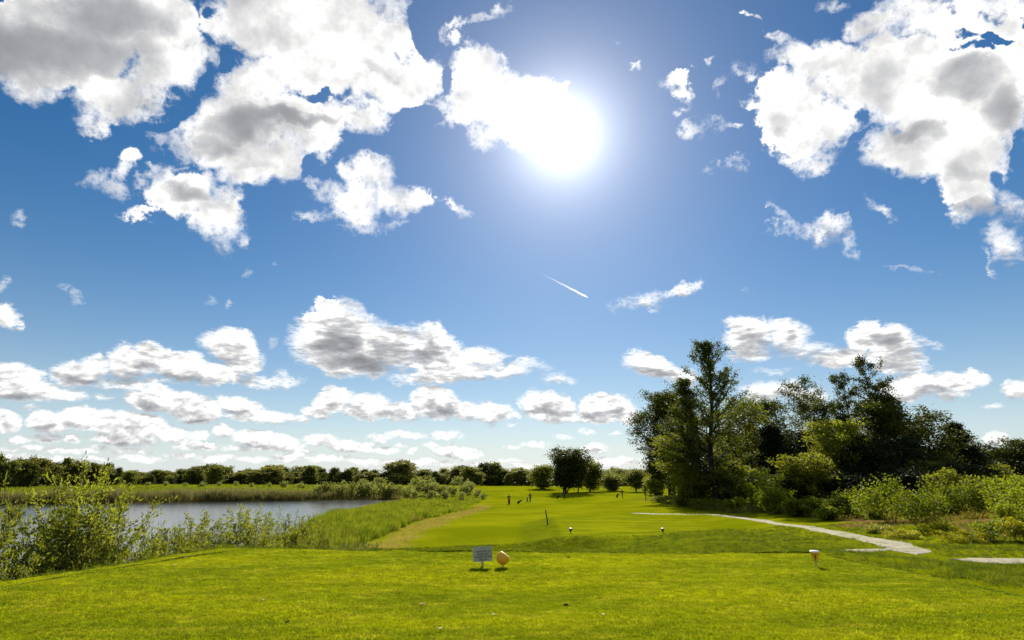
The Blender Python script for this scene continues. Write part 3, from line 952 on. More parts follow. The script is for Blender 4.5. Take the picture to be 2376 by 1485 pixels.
def broad_tree(seed, H, rad, base=.18, stems=1, prof=((0, .5), (.3, 1), (.7, .8), (1, .2)), branches=60, up=.55, curl=.25, twigs=6, twl=.16,
               per=22, spread=.30, leaf=(.30, .15), trunk=.014, lean=.06, follow=.25, droop=0.0, ragged=.3):
    """Trunk with limbs and a crown of leaf sprays; returns the two meshes."""
    pl = Plant(seed)
    r = pl.r
    px, py = zip(*prof)
    total = branches
    for s in range(stems):
        a0 = r.uniform(0, 6.28)
        hs = H * (1.0 if s == 0 else r.uniform(.72, .98))
        out = lean if stems == 1 else r.uniform(.05, .22)
        d = (math.cos(a0) * out, math.sin(a0) * out, 1.0)
        S = pl.grow((r.normal(0, .012 * H) if stems > 1 else 0, r.normal(0, .012 * H) if stems > 1 else 0, -.25), d, hs + .25, 10, .05, .045)
        S[:, 2] *= (hs) / max(S[-1, 2], .1) * .97
        S[0, 2] = -.3
        rr = trunk * H / math.sqrt(stems)
        pl.tube(S, rr * np.linspace(1, .12, len(S)) * np.concatenate([[1.5], np.ones(len(S) - 1)]), 7)
        nb = max(8, int(total / stems))
        for b in range(nb):
            t = base + (1 - base) * (b + r.random()) / nb
            q, dd = pl.at(S, min(t, .985))
            f = np.interp((t - base) / (1 - base), px, py)
            L = rad * f * r.uniform(.95 - ragged, .92 + ragged) / (1.0 if stems == 1 else 1.35)
            az_ = b * 2.4 + r.normal(0, .5)
            upk = up * r.uniform(.7, 1.35) + .25 * t
            e = (math.cos(az_), math.sin(az_), upk)
            L *= math.sqrt(1 + upk * upk) * .86
            pl.branch(q, e, L, rr * .32 * (1 - .6 * t), twigs, twl * rad * 1.6 * max(f, .35), curl)
    V, F = pl.leaves(per, spread, leaf[0], leaf[1], follow, droop)
    V = pl.fit(V, H, rad)
    return pl.wood_mesh('trunk'), np_mesh('crown', V, F)


def bush(seed, H, rad, stems=9, twigs=7, per=16, spread=.10, leaf=(.11, .05), follow=.3, upright=1.0, twl=.30, stem_r=.012, bare=.12, tw_r=0.003, dome=.30):
    """Many stems from one stool, leafy almost to the ground."""
    pl = Plant(seed)
    r = pl.r
    for s in range(stems):
        a = s * 2.4 + r.normal(0, .4)
        o = r.uniform(.1, 1.0)
        hs = H * r.uniform(.6, 1.0) * (1.0 - dome * o)
        d = np.array([math.cos(a) * rad * o * .8, math.sin(a) * rad * o * .8, hs * upright])
        B = pl.grow((math.cos(a) * rad * .08, math.sin(a) * rad * .08, -.12), d, np.linalg.norm(d) + .12, 7, .25, .10)
        pl.tube(B, stem_r * H / 2.5 * np.linspace(1, .2, len(B)), 5)
        for k in range(twigs):
            t = bare + (1 - bare) * (k + r.random()) / twigs
            q, dd = pl.at(B, min(t, .99))
            e = dd * .6 + r.normal(0, .5, 3) + np.array([0, 0, .15])
            e /= np.linalg.norm(e)
            pl.tw_a.append(q)
            pl.tw_b.append(q + e * twl * rad * (1.2 - .6 * t) * r.uniform(.6, 1.3))
        pl.tw_a.append(B[-2])
        pl.tw_b.append(B[-1])
    V, F = pl.leaves(per, spread, leaf[0], leaf[1], follow, twig_r=tw_r)
    V = pl.fit(V, H, rad)
    return pl.wood_mesh('stem'), np_mesh('foliage', V, F)


def plant_thing(name, meshes, loc, rz, label, cat, group, mats, parts=('trunk', 'crown'), scale=(1, 1, 1)):
    t = empty(name, loc, rz)
    t.scale = scale
    tag(t, label, cat, group)
    for me_, mt, pn in zip(meshes, mats, parts):
        link_mesh(pn, me_, mt, t)
    return t


def ground_z(x, y):
    return float(height(np.array([x]), np.array([y]))[0])


def stand(px, Y, row=1130):
    """x of a bearing at the distance Y, on the ground there."""
    x = (px - 1188) * Y / ray(px, row)[1]
    return x, ground_z(x, Y)


def tall_from(px, top, Y):
    x, z = stand(px, Y, top * .65 + 1140 * .35)
    return x, z, spot(px, top, Y)[1] - z


# ------------------------------------------------------------------ the wood on the right
PROF_POPLAR = ((0, .55), (.2, .95), (.45, .8), (.7, .55), (.88, .40), (1, .18))
PROF_TWIN = ((0, .6), (.3, 1.0), (.55, .95), (.75, .85), (.92, .7), (1, .4))
PROF_ROUND = ((0, .45), (.3, .95), (.6, 1.0), (.85, .7), (1, .3))
PROF_CONE = ((0, .9), (.2, 1.0), (.6, .6), (1, .08))
WG = 'trees of the wood right of the fairway'
wood = [
    # name, px, top py, Y, radius, kwargs, material, label
    ('poplar_tree', 1640, 782, 70, 4.5, dict(base=.10, prof=((0, .8), (.18, 1.1), (.42, 1.0), (.58, .78), (.72, .55), (.86, .42), (1, .2)), branches=72, up=.7, curl=.2, twigs=9, per=26, spread=.19, leaf=(.25, .12), trunk=.020, twl=.16, ragged=.5), M_POPLAR,
     'tallest thin-topped poplar rising out of the wood beside the fairway'),
    ('willow_tree', 1548, 905, 95, 5.6, dict(base=.16, stems=2, prof=PROF_ROUND, branches=110, up=.6, curl=-.1, twigs=9, per=42, spread=.36, leaf=(.26, .14), trunk=.022, droop=.35), M_POPLAR,
     'airy willow with a bare dark trunk at the fairway end of the wood'),
    ('willow_tree', 1612, 985, 76, 4.1, dict(base=.03, stems=3, prof=PROF_ROUND, branches=74, up=.6, twigs=7, per=28, spread=.34, leaf=(.26, .14)), M_WILLOW,
     'olive willow, leafy to the ground, left of the tall poplar trunk'),
    ('willow_tree', 1738, 912, 84, 5.2, dict(base=.06, stems=3, prof=PROF_ROUND, branches=80, up=.6, twigs=7, per=28, spread=.36, leaf=(.28, .15)), M_WILLOW,
     'olive willow filling the gap right of the tall poplar'),
    ('alder_tree', 1785, 915, 92, 3.9, dict(base=.1, prof=PROF_ROUND, branches=66, up=.6, twigs=7, per=28, spread=.34, leaf=(.28, .17)), M_POPLAR,
     'dark alder top showing between two olive willows'),
    ('alder_tree', 1795, 975, 77, 3.3, dict(base=.03, prof=PROF_CONE, branches=80, up=.4, twigs=7, per=31, spread=.30, leaf=(.24, .13), trunk=.014, ragged=.5), M_DARK,  # a black triangle of shade in the wood, put into this crown's colour
     'pointed alder in the middle of the wood, leaves blackened to stand for shade'),
    ('poplar_tree', 1588, 868, 73, 2.3, dict(base=.2, prof=PROF_POPLAR, branches=46, up=.8, twigs=7, per=31, spread=.24, leaf=(.26, .12), trunk=.013, ragged=.5), M_POPLAR,
     'slim poplar leaning out left of the tallest one, below its tip'),
    ('willow_tree', 1872, 868, 82, 4.1, dict(base=.10, stems=3, prof=PROF_ROUND, branches=96, up=.7, twigs=7, per=27, spread=.34, leaf=(.26, .14), droop=.2), M_POPLAR,
     'tall willow with a rounded see-through top, mid-wood'),
    ('willow_tree', 1880, 1046, 66, 2.9, dict(base=.03, stems=4, prof=PROF_ROUND, branches=60, up=.6, twigs=6, per=28, spread=.25, leaf=(.26, .12)), M_WILLOW,
     'low bright willow standing in front of the dark trunks of the wood'),
    ('poplar_tree', 1968, 856, 78, 3.0, dict(base=.06, stems=2, prof=PROF_TWIN, branches=70, up=.85, curl=.2, ragged=.45, twigs=7, per=28, spread=.24, leaf=(.26, .14), trunk=.015), M_POPLAR,
     'left and lower of two tall poplars standing close together'),
    ('poplar_tree', 2014, 822, 80, 3.3, dict(base=.06, stems=2, prof=PROF_TWIN, branches=76, up=.85, curl=.2, ragged=.45, twigs=7, per=28, spread=.25, leaf=(.26, .15), trunk=.016), M_POPLAR,
     'right and taller of two tall poplars standing close together'),
    ('alder_tree', 2062, 905, 78, 3.8, dict(base=.05, stems=2, prof=PROF_ROUND, branches=84, up=.7, twigs=7, per=29, spread=.34, leaf=(.26, .16)), M_POPLAR,
     'dense dark alder at the right shoulder of the twin poplars'),
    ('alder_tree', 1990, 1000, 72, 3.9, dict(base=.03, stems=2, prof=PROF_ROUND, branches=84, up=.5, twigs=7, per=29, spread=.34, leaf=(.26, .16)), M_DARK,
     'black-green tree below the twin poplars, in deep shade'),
    ('willow_tree', 1925, 965, 74, 3.4, dict(base=.05, stems=2, prof=PROF_ROUND, branches=66, up=.6, twigs=7, per=26, spread=.32, leaf=(.24, .13)), M_WILLOW,
     'olive willow between the see-through willow and the twin poplars'),
    ('alder_tree', 2150, 938, 78, 4.6, dict(base=.05, stems=3, prof=PROF_ROUND, branches=90, up=.6, twigs=7, per=26, spread=.36, leaf=(.26, .15)), M_POPLAR,
     'round dark alder on the falling right side of the wood'),
    ('alder_tree', 2105, 1005, 72, 3.4, dict(base=.03, stems=2, prof=PROF_ROUND, branches=70, up=.5, twigs=7, per=27, spread=.32, leaf=(.24, .15)), M_DARK,
     'low black-green tree below the round alder'),
    ('alder_tree', 2222, 975, 82, 3.3, dict(base=.03, prof=PROF_CONE, branches=110, up=.35, twigs=7, per=28, spread=.28, leaf=(.24, .13)), M_DARK,
     'dark pointed tree at the right end of the wood'),
    ('willow_tree', 2250, 1040, 84, 2.6, dict(base=.05, prof=PROF_CONE, branches=70, up=.6, twigs=6, per=18, spread=.26, leaf=(.24, .13)), M_POPLAR,
     'small pointed tree closing the wood beside the open sky'),
    ('willow_tree', 2325, 1008, 112, 4.6, dict(base=.12, stems=3, prof=PROF_ROUND, branches=70, up=.55, twigs=7, per=18, spread=.40, leaf=(.36, .18)), M_POPLAR,
     'separate dark tree behind the right shrubs, at the photo edge'),
    ('willow_tree', 2395, 1015, 110, 4.4, dict(base=.12, stems=2, prof=PROF_ROUND, branches=70, up=.55, twigs=7, per=18, spread=.40, leaf=(.36, .18)), M_POPLAR,
     'dark tree cut by the right photo edge behind the shrubs'),
    ('alder_tree', 2285, 1070, 100, 3.6, dict(base=.03, stems=2, prof=PROF_ROUND, branches=60, up=.5, twigs=6, per=26, spread=.38, leaf=(.34, .17)), M_WILLOW,
     'low olive tree between the wood and the separate dark tree'),
]
BACK = dict(base=.08, stems=2, prof=PROF_ROUND, branches=64, up=.55, twigs=7, per=26, spread=.42, leaf=(.40, .20))
LOW = dict(base=.02, stems=4, prof=PROF_ROUND, branches=54, up=.5, twigs=7, per=28, spread=.26, leaf=(.26, .13))
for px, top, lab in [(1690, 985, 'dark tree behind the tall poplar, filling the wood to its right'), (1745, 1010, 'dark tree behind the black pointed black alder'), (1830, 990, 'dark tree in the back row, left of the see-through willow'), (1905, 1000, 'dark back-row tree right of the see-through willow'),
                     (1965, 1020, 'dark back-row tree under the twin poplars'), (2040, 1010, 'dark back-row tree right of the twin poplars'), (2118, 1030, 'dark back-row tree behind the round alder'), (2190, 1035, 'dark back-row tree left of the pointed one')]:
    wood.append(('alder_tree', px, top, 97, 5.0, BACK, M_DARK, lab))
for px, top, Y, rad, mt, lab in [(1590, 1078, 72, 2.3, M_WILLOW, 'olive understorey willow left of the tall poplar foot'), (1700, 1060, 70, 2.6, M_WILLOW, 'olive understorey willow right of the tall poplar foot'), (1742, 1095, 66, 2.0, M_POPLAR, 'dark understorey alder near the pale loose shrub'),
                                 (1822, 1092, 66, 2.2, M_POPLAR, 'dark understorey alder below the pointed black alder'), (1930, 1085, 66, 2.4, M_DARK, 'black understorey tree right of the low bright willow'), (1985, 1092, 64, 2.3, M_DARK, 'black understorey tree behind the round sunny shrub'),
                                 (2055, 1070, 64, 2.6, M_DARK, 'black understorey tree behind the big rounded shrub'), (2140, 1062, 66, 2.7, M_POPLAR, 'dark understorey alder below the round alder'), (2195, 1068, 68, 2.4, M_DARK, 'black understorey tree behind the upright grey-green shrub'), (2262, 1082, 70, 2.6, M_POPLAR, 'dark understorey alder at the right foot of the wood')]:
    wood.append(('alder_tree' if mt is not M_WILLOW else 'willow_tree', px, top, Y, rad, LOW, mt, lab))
for k, (nm, px, top, Y, rad, kw, mt, lab) in enumerate(wood):
    x, z, H = tall_from(px, top, Y)
    ms = broad_tree(100 + k, H, rad * 1.12, **kw)
    plant_thing(nm, ms, (x, Y, z - .05), 0.0, lab, 'tree', WG, (M_BARK, mt))

# ------------------------------------------------------------------ trees in the middle of the fairway
MG = 'trees standing in the middle of the course'
mid = [
    ('willow_tree', 1306, 1029, 153, 5.1, dict(base=.10, stems=7, prof=((0, .6), (.3, .95), (.6, 1), (.85, .75), (1, .4)), branches=140, up=1.2, twigs=7, per=18, spread=.5, leaf=(.48, .24), trunk=.035), M_POPLAR, 'big round many-stemmed willow clump alone on the fairway'),
    ('willow_tree', 1368, 1060, 162, 3.4, dict(base=.10, stems=4, ragged=.5, prof=PROF_POPLAR, branches=60, up=.9, twigs=6, per=16, spread=.5, leaf=(.5, .25)), M_WILLOW, 'smaller tree touching the right side of the willow clump'),
    ('willow_tree', 1256, 1074, 176, 3.9, dict(base=.05, stems=3, prof=PROF_ROUND, branches=60, up=.7, twigs=6, per=16, spread=.5, leaf=(.5, .25)), M_WILLOW, 'pale olive tree touching the left side of the willow clump'),
    ('alder_tree', 1418, 1090, 168, 3.6, dict(base=.03, stems=5, ragged=.55, prof=PROF_ROUND, branches=60, up=.8, twigs=6, per=16, spread=.5, leaf=(.5, .25)), M_FAR, 'low dark round tree between the willow clump and the wood'),
    ('alder_tree', 1474, 1084, 160, 3.6, dict(base=.22, stems=3, ragged=.55, prof=PROF_POPLAR, branches=50, up=.9, twigs=6, per=15, spread=.45, leaf=(.48, .22), trunk=.03), M_FAR, 'dark-trunked tree left of the bright round bush by the wood'),
    ('willow_tree', 1518, 1092, 140, 3.0, dict(base=.02, stems=4, prof=PROF_ROUND, branches=50, up=.5, twigs=6, per=20, spread=.42, leaf=(.42, .2)), M_WILLOW, 'bright round bush-like tree behind the airy willow trunk'),
    ('alder_tree', 1340, 1078, 158, 2.2, dict(base=.2, stems=1, prof=PROF_ROUND, branches=30, up=.7, twigs=6, per=16, spread=.4, leaf=(.5, .25), trunk=.03), M_POPLAR, 'slim dark tree half inside the willow clump'),
]
for k, (nm, px, top, Y, rad, kw, mt, lab) in enumerate(mid):
    x, z, H = tall_from(px, top, Y)
    ms = broad_tree(300 + k, H, rad, **kw)
    plant_thing(nm, ms, (x, Y, z - .05), 0.0, lab, 'tree', MG, (M_BARK, mt))

# ------------------------------------------------------------------ the far row of trees
ORD = ['first', 'second', 'third', 'fourth', 'fifth', 'sixth', 'seventh', 'eighth', 'ninth', 'tenth', 'eleventh', 'twelfth', 'thirteenth', 'fourteenth', 'fifteenth', 'sixteenth', 'seventeenth', 'eighteenth', 'nineteenth', 'twentieth']


def ordinal(n):
    if n < 20:
        return ORD[n]
    if n >= 99:
        return 'hundredth' if n == 99 else 'hundred-and-' + ordinal(n - 100)
    tens = ['twenty', 'thirty', 'forty', 'fifty', 'sixty', 'seventy', 'eighty', 'ninety'][(n + 1) // 10 - 2]
    return tens[:-1] + 'ieth' if (n + 1) % 10 == 0 else tens + '-' + ORD[(n + 1) % 10 - 1]


far_kinds = []
for k in range(7):
    H = 10.0
    kw = dict(base=.04, stems=(1, 2, 3, 2, 1, 3, 1)[k], prof=(PROF_ROUND, PROF_ROUND, PROF_ROUND, PROF_POPLAR, PROF_CONE, PROF_ROUND, PROF_POPLAR)[k],
              branches=46, up=.5, twigs=6, per=13, spread=.55, leaf=(.75, .40), trunk=.02)
    ms = broad_tree(400 + k, H, (4.4, 5.0, 4.8, 3.8, 3.6, 5.2, 3.4)[k], **kw)
    far_kinds.append(ms)
KIND_WORD = ['round', 'broad', 'bushy', 'loose', 'pointed', 'wide', 'slim']
FG = 'trees of the far row on the horizon'
frow = []
px = -70.0
rg = random.Random(5)
bumps = {490: 1074, 635: 1076, 720: 1078, 935: 1064, 1140: 1070, 1075: 1078}
while px < 1560:
    top = 1052 + 24 * min(max(px, 0), 290) / 290 if px < 290 else 1087
    top += rg.uniform(-6, 12)
    top += 4 if 300 < px < 440 else 0
    for b, tb in bumps.items():
        if abs(px - b) < 15:
            top = tb
    Y = (185 + 60 * max(px, 0) / 290) if px < 290 else (268 + rg.uniform(-16, 28))
    frow.append((px, top, Y))
    px += rg.uniform(13, 22) if px < 290 else rg.uniform(6.5, 12)
protos = {}
for n, (px, top, Y) in enumerate(frow):
    k = rg.randrange(7)
    x, z, H = tall_from(px, top, Y)
    s = H / 10.0
    wd = s * rg.uniform(1.1, 1.5) if px > 290 else s * rg.uniform(.70, .92)
    where = 'behind the lake' if px < 760 else ('before the willow clump' if px < 1260 else 'past the willow clump')
    lab = '%s tree in the far row %s, %s from left' % (KIND_WORD[k], where, ordinal(n))
    if k in protos:
        t = copy_tree(protos[k])
        t.location = (x, Y, z - .1)
        t.rotation_euler = (0, 0, rg.uniform(0, 6.28))
        t.scale = (wd, wd, s)
        t['label'] = lab
    else:
        t = plant_thing('distant_tree', far_kinds[k], (x, Y, z - .1), rg.uniform(0, 6.28), lab, 'tree', FG, (M_BARK, (M_FAR, M_FAR_PALE, M_FAR_DARK, M_FAR, M_FAR_DARK, M_FAR_PALE, M_FAR)[k]), scale=(wd, wd, s))
        protos[k] = t

# low bushes in front of the far row and along the far shore
pale = [bush(500 + k, 3.0, 1.7, stems=11, twigs=6, per=14, spread=.22, leaf=(.34, .15), follow=.45, twl=.4, tw_r=0) for k in range(4)]
PG = 'pale willow bushes on the far shore'
rows = []
for px, top, Y in [(735, 1118, 146), (756, 1108, 147), (775, 1112, 150), (795, 1106, 148), (818, 1110, 150), (842, 1104, 149), (862, 1109, 151), (885, 1112, 148), (905, 1110, 149), (928, 1116, 150), (948, 1114, 148),
                   (968, 1118, 150), (990, 1104, 152), (1008, 1112, 149), (1030, 1117, 147), (1052, 1120, 145), (1075, 1116, 150), (1090, 1112, 152), (1108, 1127, 140), (1070, 1133, 128), (1035, 1131, 132), (1000, 1130, 136), (962, 1130, 140), (1122, 1134, 134),
                   (885, 1100, 200), (995, 1095, 215), (1060, 1098, 210), (840, 1103, 190), (968, 1098, 205), (1085, 1104, 190),
                   (300, 1114, 205), (345, 1112, 215), (385, 1110, 210), (428, 1113, 212), (470, 1110, 205), (508, 1112, 212), (546, 1110, 215), (585, 1113, 205), (625, 1112, 212), (660, 1109, 200), (700, 1110, 190), (95, 1117, 200), (45, 1119, 195), (180, 1116, 205), (240, 1114, 205)]:
    rows.append((px, top, Y))
rows.sort()
pp = {}
for n, (px, top, Y) in enumerate(rows):
    k = rg.randrange(4)
    x, z, H = tall_from(px, top + 5, Y)
    s = max(H, 1.2) / 3.0
    w = s * rg.uniform(.85, 1.15)
    lab = 'pale willow bush %s, %s from the left' % ('in the meadow beyond the lake' if px < 720 else 'at the lake end', ordinal(n))
    if k in pp:
        t = copy_tree(pp[k])
        t.location, t.rotation_euler, t.scale = (x, Y, z - .05), (0, 0, rg.uniform(0, 6.28)), (w, w, s)
        t['label'] = lab
    else:
        pp[k] = plant_thing('willow_bush', pale[k], (x, Y, z - .05), 0, lab, 'bush', PG, (M_TWIG, M_PALE), ('stem', 'foliage'), (w, w, s))

# ------------------------------------------------------------------ shrubs on the right bank
SG = 'shrubs on the rough bank at the right'
shrubs = [
    (1768, 1078, 58, 1.9, M_SHRUB, 'tall loose pale shrub at the wood edge nearest the fairway'),
    (1800, 1118, 52, 1.8, M_SHRUB, 'low shrub in front of the pale loose shrub'),
    (1838, 1150, 48, 1.1, M_WILLOW, 'small dark-stemmed shrub beside the path verge'),
    (1880, 1148, 47, 1.2, M_SHRUB, 'small shrub with shaded stems below the low bright willow'),
    (1955, 1128, 44, 1.7, M_SHRUB, 'round sunny shrub alone before the dark trunks'),
    (1912, 1168, 42, .8, M_SHRUB, 'knee-high sapling left of the round sunny shrub'),
    (2012, 1160, 40, .9, M_SHRUB, 'small yellow-green shrub between two round sunny shrubs'),
    (2052, 1094, 36, 1.9, M_SHRUB, 'tall leafy shrub behind the one with a bare leaning stem'),
    (2130, 1102, 27.6, 1.55, M_SHRUB, 'big rounded shrub on a bare leaning stem above yellow flowers'),
    (2205, 1078, 46, 1.5, M_WILLOW, 'upright grey-green shrub in front of the pointed dark tree'),
    (2245, 1096, 36, 1.9, M_SHRUB, 'broad sunny shrub right of the bare-stemmed one'),
    (2300, 1100, 38, 2.0, M_SHRUB, 'broad shrub behind the red soil patch'),
    (2352, 1094, 33, 1.9, M_SHRUB, 'tall sunny shrub at the right photo edge above red soil'),
    (2338, 1150, 25, .95, M_SHRUB, 'small shrub on the red soil'),
    (2262, 1188, 23, .62, M_SHRUB, 'small dark-centred shrub among the yellow flowers'),
    (2170, 1135, 40, 1.6, M_SHRUB, 'shrub half hidden behind the big rounded shrub'),
    (2400, 1100, 30, 2.0, M_SHRUB, 'shrub cut off by the right photo edge'),
    (1722, 1150, 60, 1.6, M_SHRUB, 'low shaded shrub at the foot of the tall poplar'),
    (1640, 1150, 66, 1.8, M_WILLOW, 'low bush with lit top leaves under the tall poplar'),
]
for k, (px, top, Y, rad, mt, lab) in enumerate(shrubs):
    x, z, H = tall_from(px, top, Y)
    far_k = min(max(Y / 28.0, .8), 1.8)
    ms = bush(600 + k, H, rad, stems=int(10 + 4 * rad), twigs=9, per=18 if rad > 1 else 14, spread=.085 * rad + .02, leaf=(.12 * far_k, .066 * far_k), follow=.3, twl=.42, bare=.34 if 'bare' in lab else .10)
    plant_thing('shrub', ms, (x, Y, z - .03), 0, lab, 'shrub', SG, (M_TWIG, mt), ('stem', 'foliage'))

# ------------------------------------------------------------------ saplings on the lake bank
BG_ = 'willow saplings on the near lake bank'
sap = [bush(700 + k, 2.4, .55, stems=(3, 4, 5, 3, 6)[k], twigs=18, per=15, spread=.05, leaf=(.095, .032), follow=.55, twl=.55, stem_r=.010, bare=.16, tw_r=.0025) for k in range(5)]
KW = ['thin', 'open', 'bushy', 'straggly', 'dense']
banks = []
for px, top, Y in [(-30, 1120, 12.5), (15, 1085, 14.5), (48, 1150, 14), (72, 1185, 13), (118, 1180, 13.6), (140, 1170, 15.5), (182, 1160, 14.6), (235, 1165, 15.2), (262, 1150, 17), (300, 1195, 16), (325, 1222, 18), (352, 1205, 17), (388, 1200, 19),
                   (415, 1222, 18), (440, 1210, 20.5), (470, 1178, 20), (500, 1215, 22), (528, 1200, 21.5), (556, 1165, 23), (580, 1172, 25), (605, 1160, 24.5), (628, 1180, 27), (650, 1168, 26), (672, 1185, 28.5), (695, 1178, 28), (715, 1190, 30), (738, 1186, 31), (760, 1198, 32),
                   (20, 1215, 12.3), (95, 1235, 12.6), (205, 1240, 13.9), (280, 1235, 14.8), (372, 1232, 16.3), (455, 1232, 18.5), (540, 1225, 20.5), (620, 1222, 23.5), (690, 1226, 27), (215, 1180, 16.2), (250, 1205, 14.6), (398, 1216, 17.6), (420, 1205, 19.2), (434, 1222, 18.2), (448, 1196, 20.6), (462, 1215, 19.4), (478, 1205, 20.8), (490, 1190, 22.4), (508, 1206, 21.4), (534, 1196, 23.4), (552, 1208, 22.4), (345, 1224, 16.8), (378, 1215, 17.8), (606, 1202, 24.0), (312, 1235, 15.5), (368, 1238, 16.2), (428, 1235, 17.4), (515, 1215, 23.0),
                   (568, 1205, 22.6), (592, 1180, 23.0), (640, 1200, 25.0), (660, 1195, 29.0), (682, 1215, 26.8), (706, 1205, 27.5), (728, 1210, 29.0), (750, 1198, 33), (775, 1208, 34)]:
    banks.append((px, top, Y))
banks.sort()
bp = {}
n = 0
for px, top, Y in banks:
    k = rg.randrange(5)
    x, z, H = tall_from(px, top, Y)
    s = H / 2.4
    w = min(max(s, .7), 1.4) * rg.uniform(.85, 1.2)
    lab = '%s willow sapling on the near lake bank, %s from the left' % (KW[k], ordinal(n))
    n += 1
    if k in bp:
        t = copy_tree(bp[k])
        t.location, t.rotation_euler, t.scale = (x, Y, z - .03), (0, 0, rg.uniform(0, 6.28)), (w, w, s)
        t['label'] = lab
    else:
        bp[k] = plant_thing('willow_sapling', sap[k], (x, Y, z - .03), 0, lab, 'sapling', BG_, (M_TWIG, M_SAPLING), ('stem', 'foliage'), (w, w, s))

for k, (px, top, Y, rad, lab) in enumerate([(195, 1038, 15.0, .95, 'tallest leafy willow on the near lake bank, its twin tips above the far trees'), (240, 1080, 15.6, .8, 'second tallest bank willow, touching the tallest on its right'),
                                            (152, 1095, 14.8, .75, 'leafy bank willow touching the tallest on its left')]):
    x, z, H = tall_from(px, top, Y)
    ms = bush(760 + k, H, rad, stems=10, dome=.10, twigs=26, per=15, spread=.065, leaf=(.100, .038), follow=.5, twl=.50, stem_r=.009, bare=.12, tw_r=.003)
    plant_thing('willow_sapling', ms, (x, Y, z - .05), 0, lab, 'sapling', BG_, (M_TWIG, M_SAPLING), ('stem', 'foliage'))

# ------------------------------------------------------------------ grasses: one object per kind, tufts placed by geometry nodes
def tuft(seed, blades, rad, h, w, lean=.5, bend=.35, segs=2, leafy=0.0):
    r = np.random.default_rng(seed)
    V, F3, F4 = [], [], []
    for _ in range(blades):
        a, o = r.uniform(0, 6.28), rad * math.sqrt(r.random())
        p = np.array([o * math.cos(a), o * math.sin(a), -.02 * h])
        d = np.array([r.normal(0, lean), r.normal(0, lean), 1.0])
        d /= np.linalg.norm(d)
        H = h * r.uniform(.5, 1.15)
        side = np.cross(d, r.normal(0, 1, 3))
        side /= np.linalg.norm(side)
        W_ = w * r.uniform(.6, 1.3) * .5
        out = np.array([d[0], d[1], 0]) * bend
        n = len(V)
        if segs == 1:
            V += [p - side * W_, p + side * W_, p + d * H + out * H]
            F3.append((n, n + 1, n + 2))
        else:
            m = p + d * H * .55
            V += [p - side * W_, p + side * W_, m + side * W_ * .8, m - side * W_ * .8, m + (d * .5 + out) * H]
            F4.append((n, n + 1, n + 2, n + 3))
            F3.append((n + 3, n + 2, n + 4))
        for _k in range(int(leafy)):
            q = p + d * H * r.uniform(.2, 1.0)
            ax = r.normal(0, 1, 3)
            ax /= np.linalg.norm(ax)
            sd = np.cross(ax, r.normal(0, 1, 3))
            sd /= np.linalg.norm(sd)
            l = h * r.uniform(.12, .22)
            n = len(V)
            V += [q, q + ax * l * .5 + sd * l * .25, q + ax * l, q + ax * l * .5 - sd * l * .25]
            F4.append((n, n + 1, n + 2, n + 3))
    return np.array(V), F3, F4


_gn = bpy.data.node_groups.new('tufts on points', 'GeometryNodeTree')
_gn.interface.new_socket('Geometry', in_out='INPUT', socket_type='NodeSocketGeometry')
_gn.interface.new_socket('Geometry', in_out='OUTPUT', socket_type='NodeSocketGeometry')
_g = NT(_gn)


def _named(nm, typ):
    nd = _g.n('GeometryNodeInputNamedAttribute', data_type=typ)
    nd.inputs['Name'].default_value = nm
    return nd.outputs[0]


_in, _out = _g.n('NodeGroupInput'), _g.n('NodeGroupOutput')
_sep = _g.n('GeometryNodeSeparateGeometry', domain='POINT')
_cmp = _g.n('FunctionNodeCompare', data_type='INT', operation='GREATER_THAN')
_ints = [s for s in _cmp.inputs if s.type == 'INT']
_gn.links.new(_named('src', 'INT'), _ints[0])
_ints[1].default_value = 0
_gn.links.new(_in.outputs[0], _sep.inputs['Geometry'])
_gn.links.new(_cmp.outputs[0], _sep.inputs['Selection'])
_spl = _g.n('GeometryNodeSplitToInstances', domain='POINT')
_gn.links.new(_sep.outputs[0], _spl.inputs['Geometry'])
_gn.links.new(_named('src', 'INT'), _spl.inputs['Group ID'])
_iop = _g.n('GeometryNodeInstanceOnPoints')
_gn.links.new(_sep.outputs[1], _iop.inputs['Points'])
_gn.links.new(_spl.outputs[0], _iop.inputs['Instance'])
_iop.inputs['Pick Instance'].default_value = True
_gn.links.new(_named('vid', 'INT'), _iop.inputs['Instance Index'])
_cx = _g.n('ShaderNodeCombineXYZ')
_gn.links.new(_named('rz', 'FLOAT'), _cx.inputs[2])
_e2r = _g.n('FunctionNodeEulerToRotation')
_gn.links.new(_cx.outputs[0], _e2r.inputs[0])
_gn.links.new(_e2r.outputs[0], _iop.inputs['Rotation'])
_gn.links.new(_named('sc', 'FLOAT_VECTOR'), _iop.inputs['Scale'])
_gn.links.new(_iop.outputs[0], _out.inputs[0])


